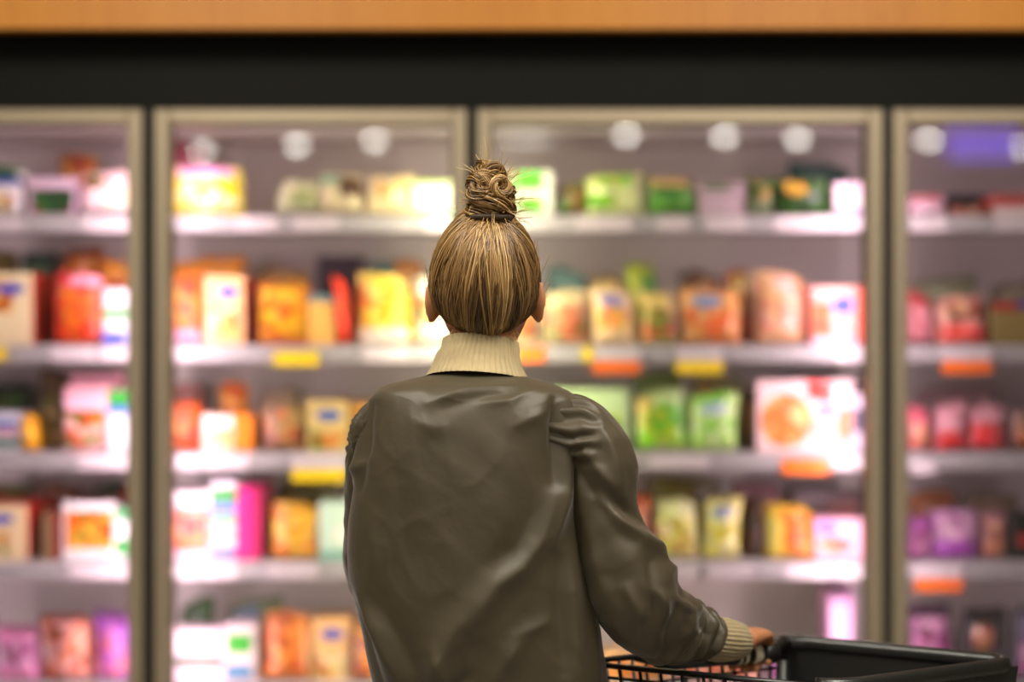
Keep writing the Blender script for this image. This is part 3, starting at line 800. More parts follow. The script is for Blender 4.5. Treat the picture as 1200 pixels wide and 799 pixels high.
 ('C', 5, 972, 1000, 700, BOX, CT, 'tall pinkish lilac carton', (206, 150, 190), [('b', .1, .1, .9, .9, (226, 176, 210))], dict(depth=.14)),
 ('C', 2, 640, 690, 314, BAG, FG, 'teal bag behind the paella', (110, 140, 134), [], dict(dy=.14)),
 ('C', 2, 692, 732, 322, BAG, FG, 'ochre bag behind the pasta', (150, 120, 70), [('f', .1, .6, .9, .9, MIX)], dict(dy=.14)),
 ('C', 3, 742, 806, 436, BAG, FG, 'moss green bag behind the beans', (122, 136, 74), [], dict(dy=.14)),
 ('C', 3, 810, 880, 440, BAG, FG, 'khaki bag behind the salad', (152, 146, 92), [('b', .1, .7, .4, .9, (170, 110, 50))], dict(dy=.14)),
 ('C', 4, 856, 920, 566, BAG, FG, 'violet-brown bag behind', (140, 100, 108), [], dict(dy=.15)),
 # ---- dim end bay
 ('D', 2, 1068, 1150, 324, BAG, FG, 'grey-green bag behind', (146, 144, 118), [], dict(dy=.15)),
 ('D', 2, 1168, 1240, 330, BAG, FG, 'taupe bag behind', (142, 126, 110), [], dict(dy=.18)),
 ('D', 3, 1068, 1180, 452, BAG, FG, 'mauve sack behind', (160, 130, 130), [], dict(dy=.15)),
 ('D', 4, 1070, 1130, 576, BAG, FG, 'rusty bag behind the berries', (176, 116, 74), [], dict(dy=.15)),
 ('D', 4, 1136, 1200, 580, BAG, FG, 'brown-grey bag behind the pink pouch', (152, 130, 108), [], dict(dy=.16)),
 ('D', 1, 1066, 1112, 226, BAG, FG, 'pale pink bag with red tip', (230, 190, 206), [('b', .0, .66, .8, .92, (206, 110, 110)), ('b', .05, .1, .7, .5, (240, 206, 220))]),
 ('D', 1, 1112, 1160, 246, BAG, FG, 'muted rose bag', (180, 120, 120), [('f', .1, .2, .9, .8, MEA)], dict(dy=.03)),
 ('D', 1, 1112, 1168, 228, BOX, CT, 'navy carton behind', (40, 34, 60), [], dict(dy=.16, depth=.1)),
 ('D', 1, 1164, 1230, 228, BOX, CT, 'dusty red and white carton', (190, 90, 80), [('b', 0, .0, 1, .42, (226, 206, 206))], dict(depth=.12)),
 ('D', 1, 1236, 1330, 224, BAG, FG, 'brown bread bag', (170, 120, 80), [('f', .1, .2, .9, .8, PAS)]),
 ('D', 2, 1066, 1096, 342, BAG, FG, 'red-topped pink pouch', (214, 140, 150), [('b', 0, .72, 1, .96, (180, 40, 40))]),
 ('D', 2, 1098, 1160, 346, BAG, FG, 'pink and coral ham bag', (220, 170, 160), [('b', .05, .06, .95, .42, (236, 100, 90)), ('f', .1, .5, .9, .9, MEA)]),
 ('D', 2, 1162, 1230, 354, BOX, CT, 'olive carton with red and blue top', (150, 130, 80), [('b', 0, .8, .5, 1, (170, 50, 40)), ('b', .45, .86, .8, 1, (60, 80, 170))], dict(depth=.14)),
 ('D', 2, 1236, 1330, 340, BOX, FB, 'tan stew box', (190, 150, 100), [('f', .1, .2, .9, .8, MEA)]),
 ('D', 3, 1066, 1094, 476, BAG, FG, 'rose pink pouch', (226, 120, 140), [('f', .1, .1, .9, .6, SAL)]),
 ('D', 3, 1096, 1136, 472, BAG, FG, 'pink bag with red lower band', (216, 160, 170), [('b', .05, .04, .95, .42, (214, 50, 50))]),
 ('D', 3, 1136, 1180, 474, BAG, FG, 'red and pale pink bag', (206, 150, 160), [('b', .05, .1, .95, .6, (220, 40, 44))]),
 ('D', 3, 1182, 1240, 480, BAG, FG, 'grey-rose meat bag', (150, 120, 120), [('f', .1, .1, .9, .8, MEA)]),
 ('D', 3, 1246, 1340, 476, BOX, CT, 'dull yellow carton', (200, 170, 80), [('f', .1, .2, .9, .8, PAS)]),
 ('D', 4, 1066, 1094, 606, BAG, FG, 'slim violet pouch', (170, 90, 160), [('f', .1, .1, .9, .7, BER)]),
 ('D', 4, 1094, 1150, 598, BAG, FG, 'purple bag of frosted berries', (206, 160, 196), [('b', .05, .04, .95, .40, (170, 80, 176)), ('f', .08, .44, .92, .92, [(226, 180, 206), (206, 150, 190), (240, 206, 220), (180, 120, 160)])]),
 ('D', 4, 1152, 1182, 600, BAG, FG, 'brownish pink pouch', (170, 120, 130), [('f', .1, .1, .9, .8, MEA)]),
 ('D', 4, 1186, 1240, 604, BOX, CT, 'black carton with red spot', (40, 30, 30), [('d', .1, .3, .5, .6, (190, 40, 50))], dict(depth=.14)),
 ('D', 4, 1246, 1340, 600, BOX, FB, 'brown pudding box', (140, 96, 70), [('f', .1, .2, .9, .8, MEA)]),
 ('D', 5, 1066, 1124, 716, BAG, FG, 'dusky plum bag', (110, 70, 100), [('f', .1, .2, .9, .9, BER)]),
 ('D', 5, 1126, 1186, 722, BAG, FG, 'dark bag with pink picture', (60, 44, 54), [('o', .2, .5, .6, .9, SAL)]),
 ('D', 5, 1188, 1260, 716, BAG, FG, 'grey and violet bag', (120, 110, 130), [('f', .1, .1, .9, .6, BER)]),
]
SHORT = {'A': 'bright end bay', 'B': 'narrow door', 'C': 'wide door', 'D': 'dim end bay'}
RT = random.Random(11)
behind = {}
for e in P:
    if len(e) > 10 and e[10].get('dy', 0) > .1: behind.setdefault(e[:2], []).append((e[2], e[3]))
for e in P:
    kw = e[10] if len(e) > 10 else {}
    t = pack(*e[:10], **kw)
    # a second pack of the same kind tucked behind, on most of the lower shelves
    bay, row, x0, x1 = e[:4]
    if kw.get('dy', 0) > .1 or kw.get('depth', 0) > .19 or row < 2: continue
    if any(a < x1 + 8 and b > x0 - 8 for a, b in behind.get((bay, row), [])): continue
    if RT.random() < .25: continue
    dp = kw.get('depth', .16 if e[5] == 'box' else .075)
    dv = Vector((RT.uniform(-.004, .004) + (t.location.x / t.location.y) * (dp + .03), dp + .03 + kw.get('dy', 0), 0))
    c = t.copy(); col.objects.link(c)
    c.location = t.location + dv
    c['label'] = 'rear twin of the %s, %s, %s' % (e[7], ROWTXT[row], SHORT[bay])
    for ch in t.children:
        q = ch.copy(); col.objects.link(q); q.parent = c

# ------------------------------------------------------------------ shopping cart
RZ = .944
cD, cA, cB, cC = Vector((.105, 2.652, RZ)), Vector((.455, 2.845, RZ)), Vector((.795, 2.645, RZ)), Vector((.475, 2.455, RZ))
M_CART = mat('black_cart_plastic', (.012, .012, .011, 1), .32, build=noise_var((.013, .013, .012), .2, (8, 8, 8), .15, 200))
M_WIRE = mat('black_coated_wire', (.012, .012, .012, 1), .35, .2, build=noise_var((.014, .014, .014), .2))
M_STEEL = mat('cart_steel', (.35, .35, .36, 1), .3, .9, build=noise_var((.35, .35, .36), .08))
mid = (cA + cB + cC + cD) / 4
cart = thing('shopping_cart', 'black shopping cart with wire side under the shopper\'s hand', 'shopping cart', (mid.x, mid.y, 0))


def inset(p, k, z): return Vector((mid.x + (p.x - mid.x) * k, mid.y + (p.y - mid.y) * k, z))


def rounded(poly, r, seg=6):
    out = []
    n = len(poly)
    for i in range(n):
        p, a, b2 = poly[i], poly[i - 1], poly[(i + 1) % n]
        da, db = (a - p).normalized(), (b2 - p).normalized()
        for k in range(seg + 1):
            t = k / seg
            q = (p + da * r) * (1 - t) ** 2 + p * 2 * t * (1 - t) + (p + db * r) * t ** 2
            out.append(q)
    return out


BOTZ = .62
# rim: a closed plastic tube, broad on the plastic sides
ring = rounded([cA, cB, cC, cD], .05)
m_ = 7
b = MB()
pts = [cD.lerp(cA, .93)] + ring[:3 * m_][0:m_] + ring[m_:3 * m_ - 1] + [cC.lerp(cD, .07)]
b.tube(pts, [(.013, .010)] * len(pts), 8)
b.build('rim', M_CART, cart, smooth=True)
b = MB(); b.tube([cC, cC.lerp(cD, .9)] + ring[3 * m_:] + [cD.lerp(cA, .1), cA], .0048, 8)
b.build('wire_rim', M_WIRE, cart, smooth=True)


def panel(name, p, q, z0, z1, th=.006, kin=.86):
    b = MB()
    n = 12
    v, f = [], []
    for side in (0, 1):
        for j in range(2):
            for i in range(n + 1):
                a = p.lerp(q, i / n)
                k = 1.0 if j else kin
                r = inset(a, k - side * .02, z1 if j else z0)
                v.append(r)
    m = n + 1
    for i in range(n):
        f.append([i, i + 1, m + i + 1, m + i]); f.append([2 * m + i, 3 * m + i, 3 * m + i + 1, 2 * m + i + 1])
        f.append([m + i, m + i + 1, 3 * m + i + 1, 3 * m + i]); f.append([i, 2 * m + i, 2 * m + i + 1, i + 1])
    f.append([0, m, 3 * m, 2 * m]); f.append([n, 2 * m + n, 3 * m + n, m + n])
    return mo(name, v, f, M_CART, cart, smooth=False)


panel('side_panel', cA, cB, BOTZ, RZ - .004)
panel('front_panel', cB, cC, BOTZ, RZ - .004)
v = [inset(p, .86, BOTZ) for p in (cA, cB, cC, cD)] + [inset(p, .86, BOTZ - .012) for p in (cA, cB, cC, cD)]
mo('basket_floor', v, [[0, 1, 2, 3], [7, 6, 5, 4]] + [[i, (i + 1) % 4 + 0, (i + 1) % 4 + 4, i + 4] for i in range(4)], M_CART, cart, smooth=False)


def wire_side(name, p, q, nw, rows):
    b = MB()
    for i in range(nw + 1):
        a = p.lerp(q, i / nw)
        b.tube([inset(a, 1.0, RZ - .004), inset(a, .86, BOTZ)], .0028, 6)
    for z in rows:
        k = .86 + .14 * (z - BOTZ) / (RZ - BOTZ)
        b.tube([inset(p, k, z), inset(q, k, z)], .0026, 6)
    return b.build(name, M_WIRE, cart, smooth=True)


wire_side('wire_side', cD, cC, 12, [.925, .80, .70])
wire_side('wire_back', cD, cA, 16, [.90, .78, .68])
# handle bar between the two rear corners, knob at its end
hE, hS = Vector((.428, 2.765, .940)), Vector((.240, 2.6864, .940))
hd = (hE - hS).normalized()
b = MB(); b.tube([hS, hE - hd * .02], .0155, 16)
hb = b.build('handle_bar', M_CART, cart, smooth=True)
b = MB()
kn = [hE - hd * .024, hE - hd * .016, hE - hd * .006, hE + hd * .004, hE + hd * .010]
b.tube(kn, [.016, .0195, .020, .0175, .010], 16)
b.build('end_knob', M_CART, cart, smooth=True)
M_STRIPE = mat('handle_stripe', srgb(236, 224, 196), .4, build=noise_var(srgb(236, 224, 196), .05))
for t0, t1 in ((.026, .040), (.052, .058), (.064, .068)):
    b = MB(); b.tube([hE - hd * t1, hE - hd * t0], .0162, 20)
    b.build('handle_stripe', M_STRIPE, hb, smooth=True)
b = MB()
b.tube([hE - hd * .008, hE + Vector((.02, .05, .008)), cA + Vector((.01, -.008, -.002))], [.011, .012, .012], 10)
b.tube([hS, hS + Vector((-.012, .03, -.004)), cD.lerp(cA, .26)], [.0155, .010, .007], 10)
b.build('handle_bracket', M_CART, cart, smooth=True)
# chassis
b = MB()
base = [inset(p, .98, .14) for p in (cA, cB, cC, cD)]
b.tube(base + [base[0]], .012, 8)
b.build('base_frame', M_STEEL, cart, smooth=True)
for p, q in ((cA, base[0]), (cD, base[3])):
    b = MB(); b.tube([inset(p, .95, RZ - .03), inset(p, .97, .5), q], .011, 8); b.build('upright', M_WIRE, cart, smooth=True)
for i, p in enumerate((cB, cC)):
    b = MB(); b.tube([inset(p, .80, BOTZ - .005), inset(p, .9, .35), base[1 + i]], .010, 8); b.build('front_strut', M_WIRE, cart, smooth=True)
for q in base:
    b = MB(); b.box((q.x, q.y, .105), (.03, .045, .06), .004); fk = b.build('castor_fork', M_STEEL, cart)
    b = MB()
    b.tube([(q.x - .012, q.y, .05), (q.x - .010, q.y, .05), (q.x + .010, q.y, .05), (q.x + .012, q.y, .05)], [.044, .05, .05, .044], 20)
    b.build('castor_wheel', M_GASKET, fk, smooth=True)

# ------------------------------------------------------------------ the shopper
PY = 2.50
PO = Vector((-.05, 2.52, 0))
px_ = lambda p, Y=PY: (p - 600) / F * Y
pz_ = lambda p, Y=PY: CAMZ - (p - 399.5) / F * Y


def skin_build(nt, b):
    tc = N(nt, 'ShaderNodeTexCoord')
    nz = N(nt, 'ShaderNodeTexNoise'); nz.inputs['Scale'].default_value = 40
    nt.links.new(tc.outputs['Object'], nz.inputs['Vector'])
    r = ramp(nt, [(.42, .165, .07, 1), (.54, .24, .11, 1)])
    nt.links.new(nz.outputs['Fac'], r.inputs[0]); nt.links.new(r.outputs[0], b.inputs['Base Color'])


M_SKIN = mat('skin', rough=.5, build=skin_build, Subsurface_Weight=.25, Subsurface_Radius=(.02, .008, .004), Subsurface_Scale=.4)


def fabric_build(nt, b):
    tc = N(nt, 'ShaderNodeTexCoord')
    nz = N(nt, 'ShaderNodeTexNoise'); nz.inputs['Scale'].default_value = 9; nz.inputs['Detail'].default_value = 5
    nt.links.new(tc.outputs['Object'], nz.inputs['Vector'])
    r = ramp(nt, [(.052, .040, .020, 1), (.064, .050, .027, 1)])
    nt.links.new(nz.outputs['Fac'], r.inputs[0]); nt.links.new(r.outputs[0], b.inputs['Base Color'])
    n2 = N(nt, 'ShaderNodeTexNoise'); n2.inputs['Scale'].default_value = 26; n2.inputs['Detail'].default_value = 3
    nt.links.new(tc.outputs['Object'], n2.inputs['Vector'])
    bp = N(nt, 'ShaderNodeBump'); bp.inputs['Strength'].default_value = .22; bp.inputs['Distance'].default_value = .006
    nt.links.new(n2.outputs['Fac'], bp.inputs['Height']); nt.links.new(bp.outputs[0], b.inputs['Normal'])


M_JACKET = mat('olive_satin', rough=.49, build=fabric_build, Sheen_Weight=.15, Sheen_Roughness=.4, Specular_IOR_Level=.42)
M_KNIT = mat('cream_rib_knit', rough=.85, build=noise_var(srgb(172, 154, 114), .12, (80, 80, 80), .3, 500), Sheen_Weight=.3)
M_TROUSER = mat('dark_denim', rough=.8, build=noise_var((.02, .022, .03), .25, (60, 60, 60)))
M_SHOE = mat('black_leather', rough=.4, build=noise_var((.015, .013, .012), .2))

# ---- body: head, neck, trunk, arms, hands, legs fused to one surface
HC = Vector((-.0405, 2.555, 1.530))
HA, HB, HT = .0735, .097, .108


def head_fn(p):
    """unit direction -> head surface offset; +y is the face"""
    x, y, z = p
    q = Vector((x * HA, y * HB, z * HT))
    if z < 0:                                    # jaw and nape draw in
        k = -z
        q.x *= 1 - .30 * k ** 1.6
        if y < 0: q.y *= 1 - .42 * k ** 1.3
        else: q.y *= 1 - .10 * k
        if y > 0: q.z *= 1.16
    if y > .2:                                   # face: flatter, brow, cheeks
        q.y *= .97
    def bump(dx, dz, wx, wz, amp):
        q.y += amp * math.exp(-((x - dx) / wx) ** 2 - ((z - dz) / wz) ** 2) * sstep(.3, .8, y)
    bump(0, -.22, .13, .20, .020); bump(0, -.32, .16, .10, .010)
    bump(-.36, .02, .20, .13, -.010); bump(.36, .02, .20, .13, -.010)
    bump(0, -.60, .26, .07, .007); bump(0, -.72, .26, .06, .006); bump(0, -.66, .24, .03, -.003)
    bump(0, -.90, .3, .14, .008); bump(0, .2, .6, .12, .004)
    return q


body = MB()
body.add(ellipsoid_vf(HC, None, 48, 40, head_fn))
for s in (-1, 1):                                # ears
    ec = HC + Vector((s * .0775, -.008, -.020))
    rt = Matrix.Rotation(s * math.radians(24), 3, 'Z')
    def ear(p, s=s, rt=rt):
        q = Vector((p.x * .0085, p.y * .021, p.z * .034))
        rim = math.hypot(p.y, p.z)
        q.x += s * .005 * rim ** 4
        if p.z < -.3: q.y *= .9
        return rt @ q
    body.add(ellipsoid_vf(ec, None, 20, 16, ear))
neck0, neck1 = Vector((-.045, 2.525, 1.34)), Vector((-.041, 2.548, 1.49))
body.add(tube_vf([neck0, (neck0 + neck1) / 2, neck1], [.058, .050, .050], 20))
# trunk
trunk = [(-.05, 2.525, 1.395, .06, .055), (-.05, 2.525, 1.36, .11, .06), (-.06, 2.52, 1.30, .14, .08), (-.055, 2.52, 1.18, .145, .095), (-.055, 2.52, 1.05, .125, .085), (-.055, 2.52, .95, .14, .09), (-.055, 2.52, .86, .165, .10), (-.055, 2.52, .80, .15, .095)]
tv, tf = [], []
for (cx, cy, z, a, b_) in trunk:
    for k in range(24):
        an = 2 * PI * k / 24
        tv.append((cx + a * math.cos(an), cy + b_ * math.sin(an), z))
for i in range(len(trunk) - 1):
    for k in range(24):
        k2 = (k + 1) % 24
        tf.append([i * 24 + k2, i * 24 + k, (i + 1) * 24 + k, (i + 1) * 24 + k2])
tf += [list(range(24)), [(len(trunk) - 1) * 24 + k for k in range(24)][::-1]]
body.add((tv, tf))
# legs
LEG = {}
for s in (-1, 1):
    x = -.055 + s * .085
    pts = [(x, 2.52, .84), (x + s * .005, 2.52, .66), (x + s * .006, 2.525, .47), (x + s * .004, 2.505, .30), (x + s * .004, 2.50, .09)]
    LEG[s] = pts
    body.add(tube_vf(catmull(pts, 14), [r[0] for r in catmull([(.082,), (.070,), (.052,), (.050,), (.034,)], 14)], 18))
    fx = x + s * .006
    body.add(tube_vf([(fx, 2.47, .045), (fx, 2.52, .05), (fx + s * .008, 2.60, .036), (fx + s * .012, 2.67, .028)], [(.035, .030), (.042, .036), (.028, .042), (.018, .035)], 16))
# arms
GRIP = hE - hd * .044
WRIST_R = Vector((.352, 2.690, .972))
RS = [(.045, 2.49, 1.312), (.098, 2.487, 1.312), (.128, 2.482, 1.275), (.134, 2.478, 1.20), (.158, 2.474, 1.128), (.184, 2.485, 1.070), (.238, 2.560, 1.020), (.300, 2.627, .990), (.330, 2.662, .976), tuple(WRIST_R)]
WRIST_L = Vector((-.085, 2.815, 1.02))
LS = [(-.150, 2.51, 1.315), (-.183, 2.515, 1.315), (-.200, 2.53, 1.28), (-.203, 2.555, 1.205), (-.203, 2.59, 1.14), (-.200, 2.64, 1.09), (-.175, 2.70, 1.06), (-.140, 2.755, 1.035), (-.112, 2.79, 1.026), tuple(WRIST_L)]
for S in (RS, LS):
    body.add(tube_vf(catmull(S, 24), [r[0] for r in catmull([(.038,), (.038,), (.036,), (.036,), (.036,), (.036,), (.033,), (.028,), (.025,), (.023,)], 24)], 16))


def hand(Wr, along, across, down, curl=1.0):
    """palm from the wrist along 'along', fingers side by side along 'across', curling towards 'down'"""
    al, ac, dn = along.normalized(), across.normalized(), down.normalized()
    P_ = lambda a, c, d: Wr + al * a + ac * c + dn * d
    palm = [P_(-.01, 0, 0), P_(.02, 0, -.002), P_(.05, 0, -.004), P_(.078, .0, .002)]
    v, f = [], []
    prof = [(.024, .018), (.032, .016), (.040, .015), (.039, .012)]
    for pnt, (wa, wd_) in zip(palm, prof):
        for k in range(16):
            an = 2 * PI * k / 16
            v.append(pnt + ac * wa * math.cos(an) + dn * wd_ * math.sin(an))
    for i in range(3):
        for k in range(16):
            k2 = (k + 1) % 16
            f.append([i * 16 + k, i * 16 + k2, (i + 1) * 16 + k2, (i + 1) * 16 + k])
    f += [list(range(16))[::-1], [48 + k for k in range(16)]]
    body.add((v, f))
    for i, (c, L) in enumerate(((-.030, .066), (-.010, .074), (.010, .070), (.029, .056))):
        a0 = .070
        pts = [P_(a0 - .012, c, 0)]
        ang = 0.15
        cur = Vector((a0, 0))
        pos = [cur.copy()]
        for seg_l, bend in ((.40, .75), (.32, .95), (.28, .85)):
            ang += bend * curl
            cur = cur + Vector((math.cos(ang), math.sin(ang))) * L * seg_l
            pos.append(cur.copy())
        pts += [P_(q.x, c * (1 + .0), q.y + .002) for q in pos]
        body.add(tube_vf(catmull([tuple(q) for q in pts], 14), [r[0] for r in catmull([(.0095,), (.0098,), (.009,), (.0083,), (.0062,)], 14)], 10))
    th = [P_(.012, -.022, .004), P_(.035, -.046, .012), P_(.060, -.050, .026), P_(.078, -.040, .036)]
    body.add(tube_vf(catmull([tuple(q) for q in th], 10), [r[0] for r in catmull([(.013,), (.0115,), (.010,), (.007,)], 10)], 10))


up = Vector((0, 0, 1))
alR = (GRIP + Vector((0, 0, .024)) - WRIST_R); alR.z = -.012
alR = (Vector((.30, .95, -.10))).normalized()
acR = (hd - alR * hd.dot(alR)).normalized()
hand(GRIP + Vector((0, 0, .026)) - alR * .060, alR, acR, Vector((0, 0, -1)), 1.05)
alL = Vector((.8, .6, -.1)).normalized()
hand(WRIST_L, alL, Vector((-.6, .8, 0)) * -1, Vector((.1, .1, -1)), .55)

tmp = bpy.data.meshes.new('tmp_body')
tmp.from_pydata([tuple(Vector(q) - PO) for q in body.v], [], body.f)
to = bpy.data.objects.new('tmp_body', tmp)
col.objects.link(to)
rm = to.modifiers.new('r', 'REMESH'); rm.mode = 'VOXEL'; rm.voxel_size = .0042; rm.use_smooth_shade = True
sm = to.modifiers.new('s', 'SMOOTH'); sm.factor = .5; sm.iterations = 3
dg = bpy.context.evaluated_depsgraph_get()
bme = bpy.data.meshes.new_from_object(to.evaluated_get(dg))
bpy.data.objects.remove(to); bpy.data.meshes.remove(tmp)
bme.name = 'person'
bme.materials.clear(); bme.materials.append(M_SKIN)
for pl in bme.polygons: pl.use_smooth = True
person = bpy.data.objects.new('person', bme)
col.objects.link(person)
person.location = PO
reg(person, PO)
tag(person, 'shopper with a blond top-knot in an olive jacket gripping the shopping cart', 'person')

# eyes, brows and lips
for s in (-1, 1):
    c = HC + Vector((s * .027, .079, .001))
    mo('eye', *ellipsoid_vf(c, (.0125, .011, .0115), 14, 10), mat('eye_white', (.8, .78, .74, 1), .25, build=noise_var((.8, .78, .74), .03)), person)
    b = MB(); b.tube([c + Vector((s * -.014, .012, .018)), c + Vector((0, .014, .022)), c + Vector((s * .018, .006, .018))], [.002, .003, .0015], 8)
    b.build('eyebrow', mat('brow_hair', (.10, .06, .03, 1), .7, build=noise_var((.1, .06, .03), .2)), person, smooth=True)

# ---- jacket trunk: lofted, with folds pressed into the cloth
ROWS = [  # z, left x, right x, half depth, centre y
    (pz_(433), px_(519), px_(602), .058, 2.540),
    (pz_(440), px_(500), px_(613), .068, 2.532),
    (pz_(446), px_(474), px_(634), .080, 2.524),
    (pz_(453), px_(448), px_(655), .090, 2.518),
    (pz_(463), px_(437), px_(672), .099, 2.515),
    (pz_(485), px_(432), px_(676), .110, 2.515),
    (pz_(530), px_(421), px_(674), .122, 2.515),
    (pz_(580), px_(412), px_(676), .128, 2.515),
    (pz_(640), px_(406), px_(686), .130, 2.515),
    (pz_(700), px_(413), px_(697), .132, 2.515),
    (pz_(750), px_(424), px_(706), .132, 2.515),
    (pz_(795), px_(436), px_(712), .130, 2.515),
    (pz_(820), px_(444), px_(708), .124, 2.515),
    (pz_(830), px_(452), px_(700), .116, 2.515),
    (pz_(870), px_(456), px_(696), .112, 2.515),
]
# folds on the back, traced as lines on the cloth: points (px), width px, height mm
FOLDS = [
    ([(668, 470), (662, 520), (657, 580), (645, 630)], 9, 9),
    ([(650, 468), (649, 500), (648, 560)], 8, -9),
    ([(645, 576), (632, 620), (610, 652), (583, 672), (556, 716)], 13, 11),
    ([(625, 590), (608, 630), (580, 652)], 14, -5),
    ([(560, 690), (530, 735), (512, 775)], 16, 8),
    ([(505, 470), (545, 452), (600, 450)], 7, 5),
    ([(520, 478), (570, 462), (625, 458)], 8, -4),
    ([(560, 470), (595, 466), (632, 452)], 6, 4),
    ([(490, 488), (512, 496), (530, 494)], 14, 5),
    ([(600, 496), (622, 486), (640, 480)], 10, 4),
    ([(432, 470), (424, 520), (414, 562)], 6, 7),
    ([(440, 476), (432, 530), (424, 570)], 6, -6),
    ([(436, 535), (418, 548), (410, 552)], 7, 5),
    ([(425, 690), (446, 730), (476, 790)], 11, 9),
    ([(416, 690), (430, 735), (452, 795)], 9, -7),
    ([(450, 700), (480, 745), (500, 790)], 13, -5),
    ([(512, 750), (522, 775), (540, 800)], 12, 9),
    ([(548, 775), (530, 790), (520, 806)], 8, -9),
    ([(604, 735), (585, 770), (572, 800)], 10, 5),
    ([(600, 765), (600, 752), (612, 735)], 8, 4),
    ([(664, 640), (668, 700), (676, 790)], 10, 7),
    ([(652, 650), (654, 710), (660, 770)], 9, -5),
    ([(688, 690), (694, 740), (700, 800)], 8, 5),
    ([(440, 600), (442, 640), (438, 680)], 10, 3),
    ([(470, 560), (480, 640), (476, 700)], 26, -4),
    ([(590, 530), (588, 600), (570, 650)], 26, 4),
    ([(640, 715), (622, 722), (606, 728)], 8, 4),
]


def seg_d(px, py, a, b):
    ax, ay = a; bx, by = b
    dx, dy = bx - ax, by - ay
    t = max(0, min(1, ((px - ax) * dx + (py - ay) * dy) / (dx * dx + dy * dy)))
    return math.hypot(px - ax - dx * t, py - ay - dy * t), t


SLEEVE_FOLDS = [
    ([(676, 512), (700, 548), (730, 590)], 7, 5), ([(672, 540), (690, 572), (712, 600)], 8, -6),
    ([(700, 584), (730, 612), (760, 634), (786, 654)], 7, 9), ([(712, 575), (735, 598), (752, 612)], 7, -7),
    ([(735, 690), (748, 715), (746, 730)], 7, 7), ([(765, 690), (776, 702), (780, 716)], 6, 8), ([(760, 660), (768, 700), (764, 730)], 6, -6),
    ([(790, 700), (812, 716), (808, 735), (794, 752)], 5, 7), ([(800, 700), (786, 735), (776, 760)], 6, -6),
    ([(832, 728), (842, 742), (836, 756), (822, 768)], 4.5, 7), ([(818, 722), (826, 742), (812, 764)], 4.5, -6),
    ([(706, 500), (722, 540), (728, 580)], 7, 4), ([(690, 620), (700, 670), (724, 720)], 9, 4), ([(700, 700), (730, 745), (780, 772)], 9, 4),
    ([(782, 640), (790, 656), (784, 676)], 9, 6), ([(796, 676), (800, 692), (806, 700)], 7, -6),
]


def fold_h(px, py, folds=None):
    h = 0
    for pts, wd_, hm in (folds or FOLDS):
        xs = [q[0] for q in pts]; ys = [q[1] for q in pts]
        if px < min(xs) - 3 * wd_ or px > max(xs) + 3 * wd_ or py < min(ys) - 3 * wd_ or py > max(ys) + 3 * wd_: continue
        best, bt = 1e9, 0
        n_ = len(pts) - 1
        for i in range(n_):
            d, t = seg_d(px, py, pts[i], pts[i + 1])
            if d < best: best, bt = d, (i + t) / n_
        h += hm * .00145 * math.exp(-(best / wd_) ** 1.5) * (.35 + .65 * math.sin(PI * min(1, max(0, bt * .9 + .05))))
    return h


def crease(x, z, s=0.0, amp=.0015):
    """sharp little ridges of crumpled satin"""
    w1 = mnoise.noise((x * 6 + 3, z * 6, s)) * .06
    a = 1 - abs(mnoise.noise(((x + w1) * 11, (z - w1) * 7, 2.2 + s)))
    b2 = 1 - abs(mnoise.noise(((x - w1) * 21 + z * 10, (z + w1) * 15, 6.2 + s)))
    return amp * (a ** 7 + .45 * b2 ** 8 - .35)


NU, NV = 260, 230
rows = catmull(ROWS, NV)
jv, jf = [], []
for (z, xl, xr, dep, cy) in rows:
    cx, a = (xl + xr) / 2, (xr - xl) / 2
    for k in range(NU):
        an = 2 * PI * k / NU
        c_, s_ = math.cos(an), math.sin(an)
        e = .80
        x = cx + a * math.copysign(abs(c_) ** e, c_)
        y = cy + dep * math.copysign(abs(s_) ** e, s_)
        nrm = Vector((c_ / max(a, .01), s_ / max(dep, .01), 0)).normalized()
        pxx = 600 + (x) / PY * F; pyy = 399.5 + (CAMZ - z) / PY * F
        fade = sstep(436, 450, pyy)
        h = (.0035 * mnoise.noise((x * 9, z * 6, 1.7)) + crease(x, z) + .0016 * mnoise.noise((x * 24 + z * 8, z * 16, 5.1))) * fade
        if s_ < .25:
            h += fold_h(pxx, pyy) * sstep(.25, -.2, s_) * fade
        else:
            h += .004 * mnoise.noise((x * 14, z * 9, 8.2)) * fade
        if pyy > 800:                              # gathered hem
            h += .0022 * math.sin(k * 2 * PI / NU * 46) * sstep(800, 826, pyy)
        jv.append(Vector((x, y, z)) + nrm * h)
for j in range(NV - 1):
    for k in range(NU):
        k2 = (k + 1) % NU
        jf.append([j * NU + k2, j * NU + k, (j + 1) * NU + k, (j + 1) * NU + k2])
jacket = mo('jacket', jv, jf, M_JACKET, person)


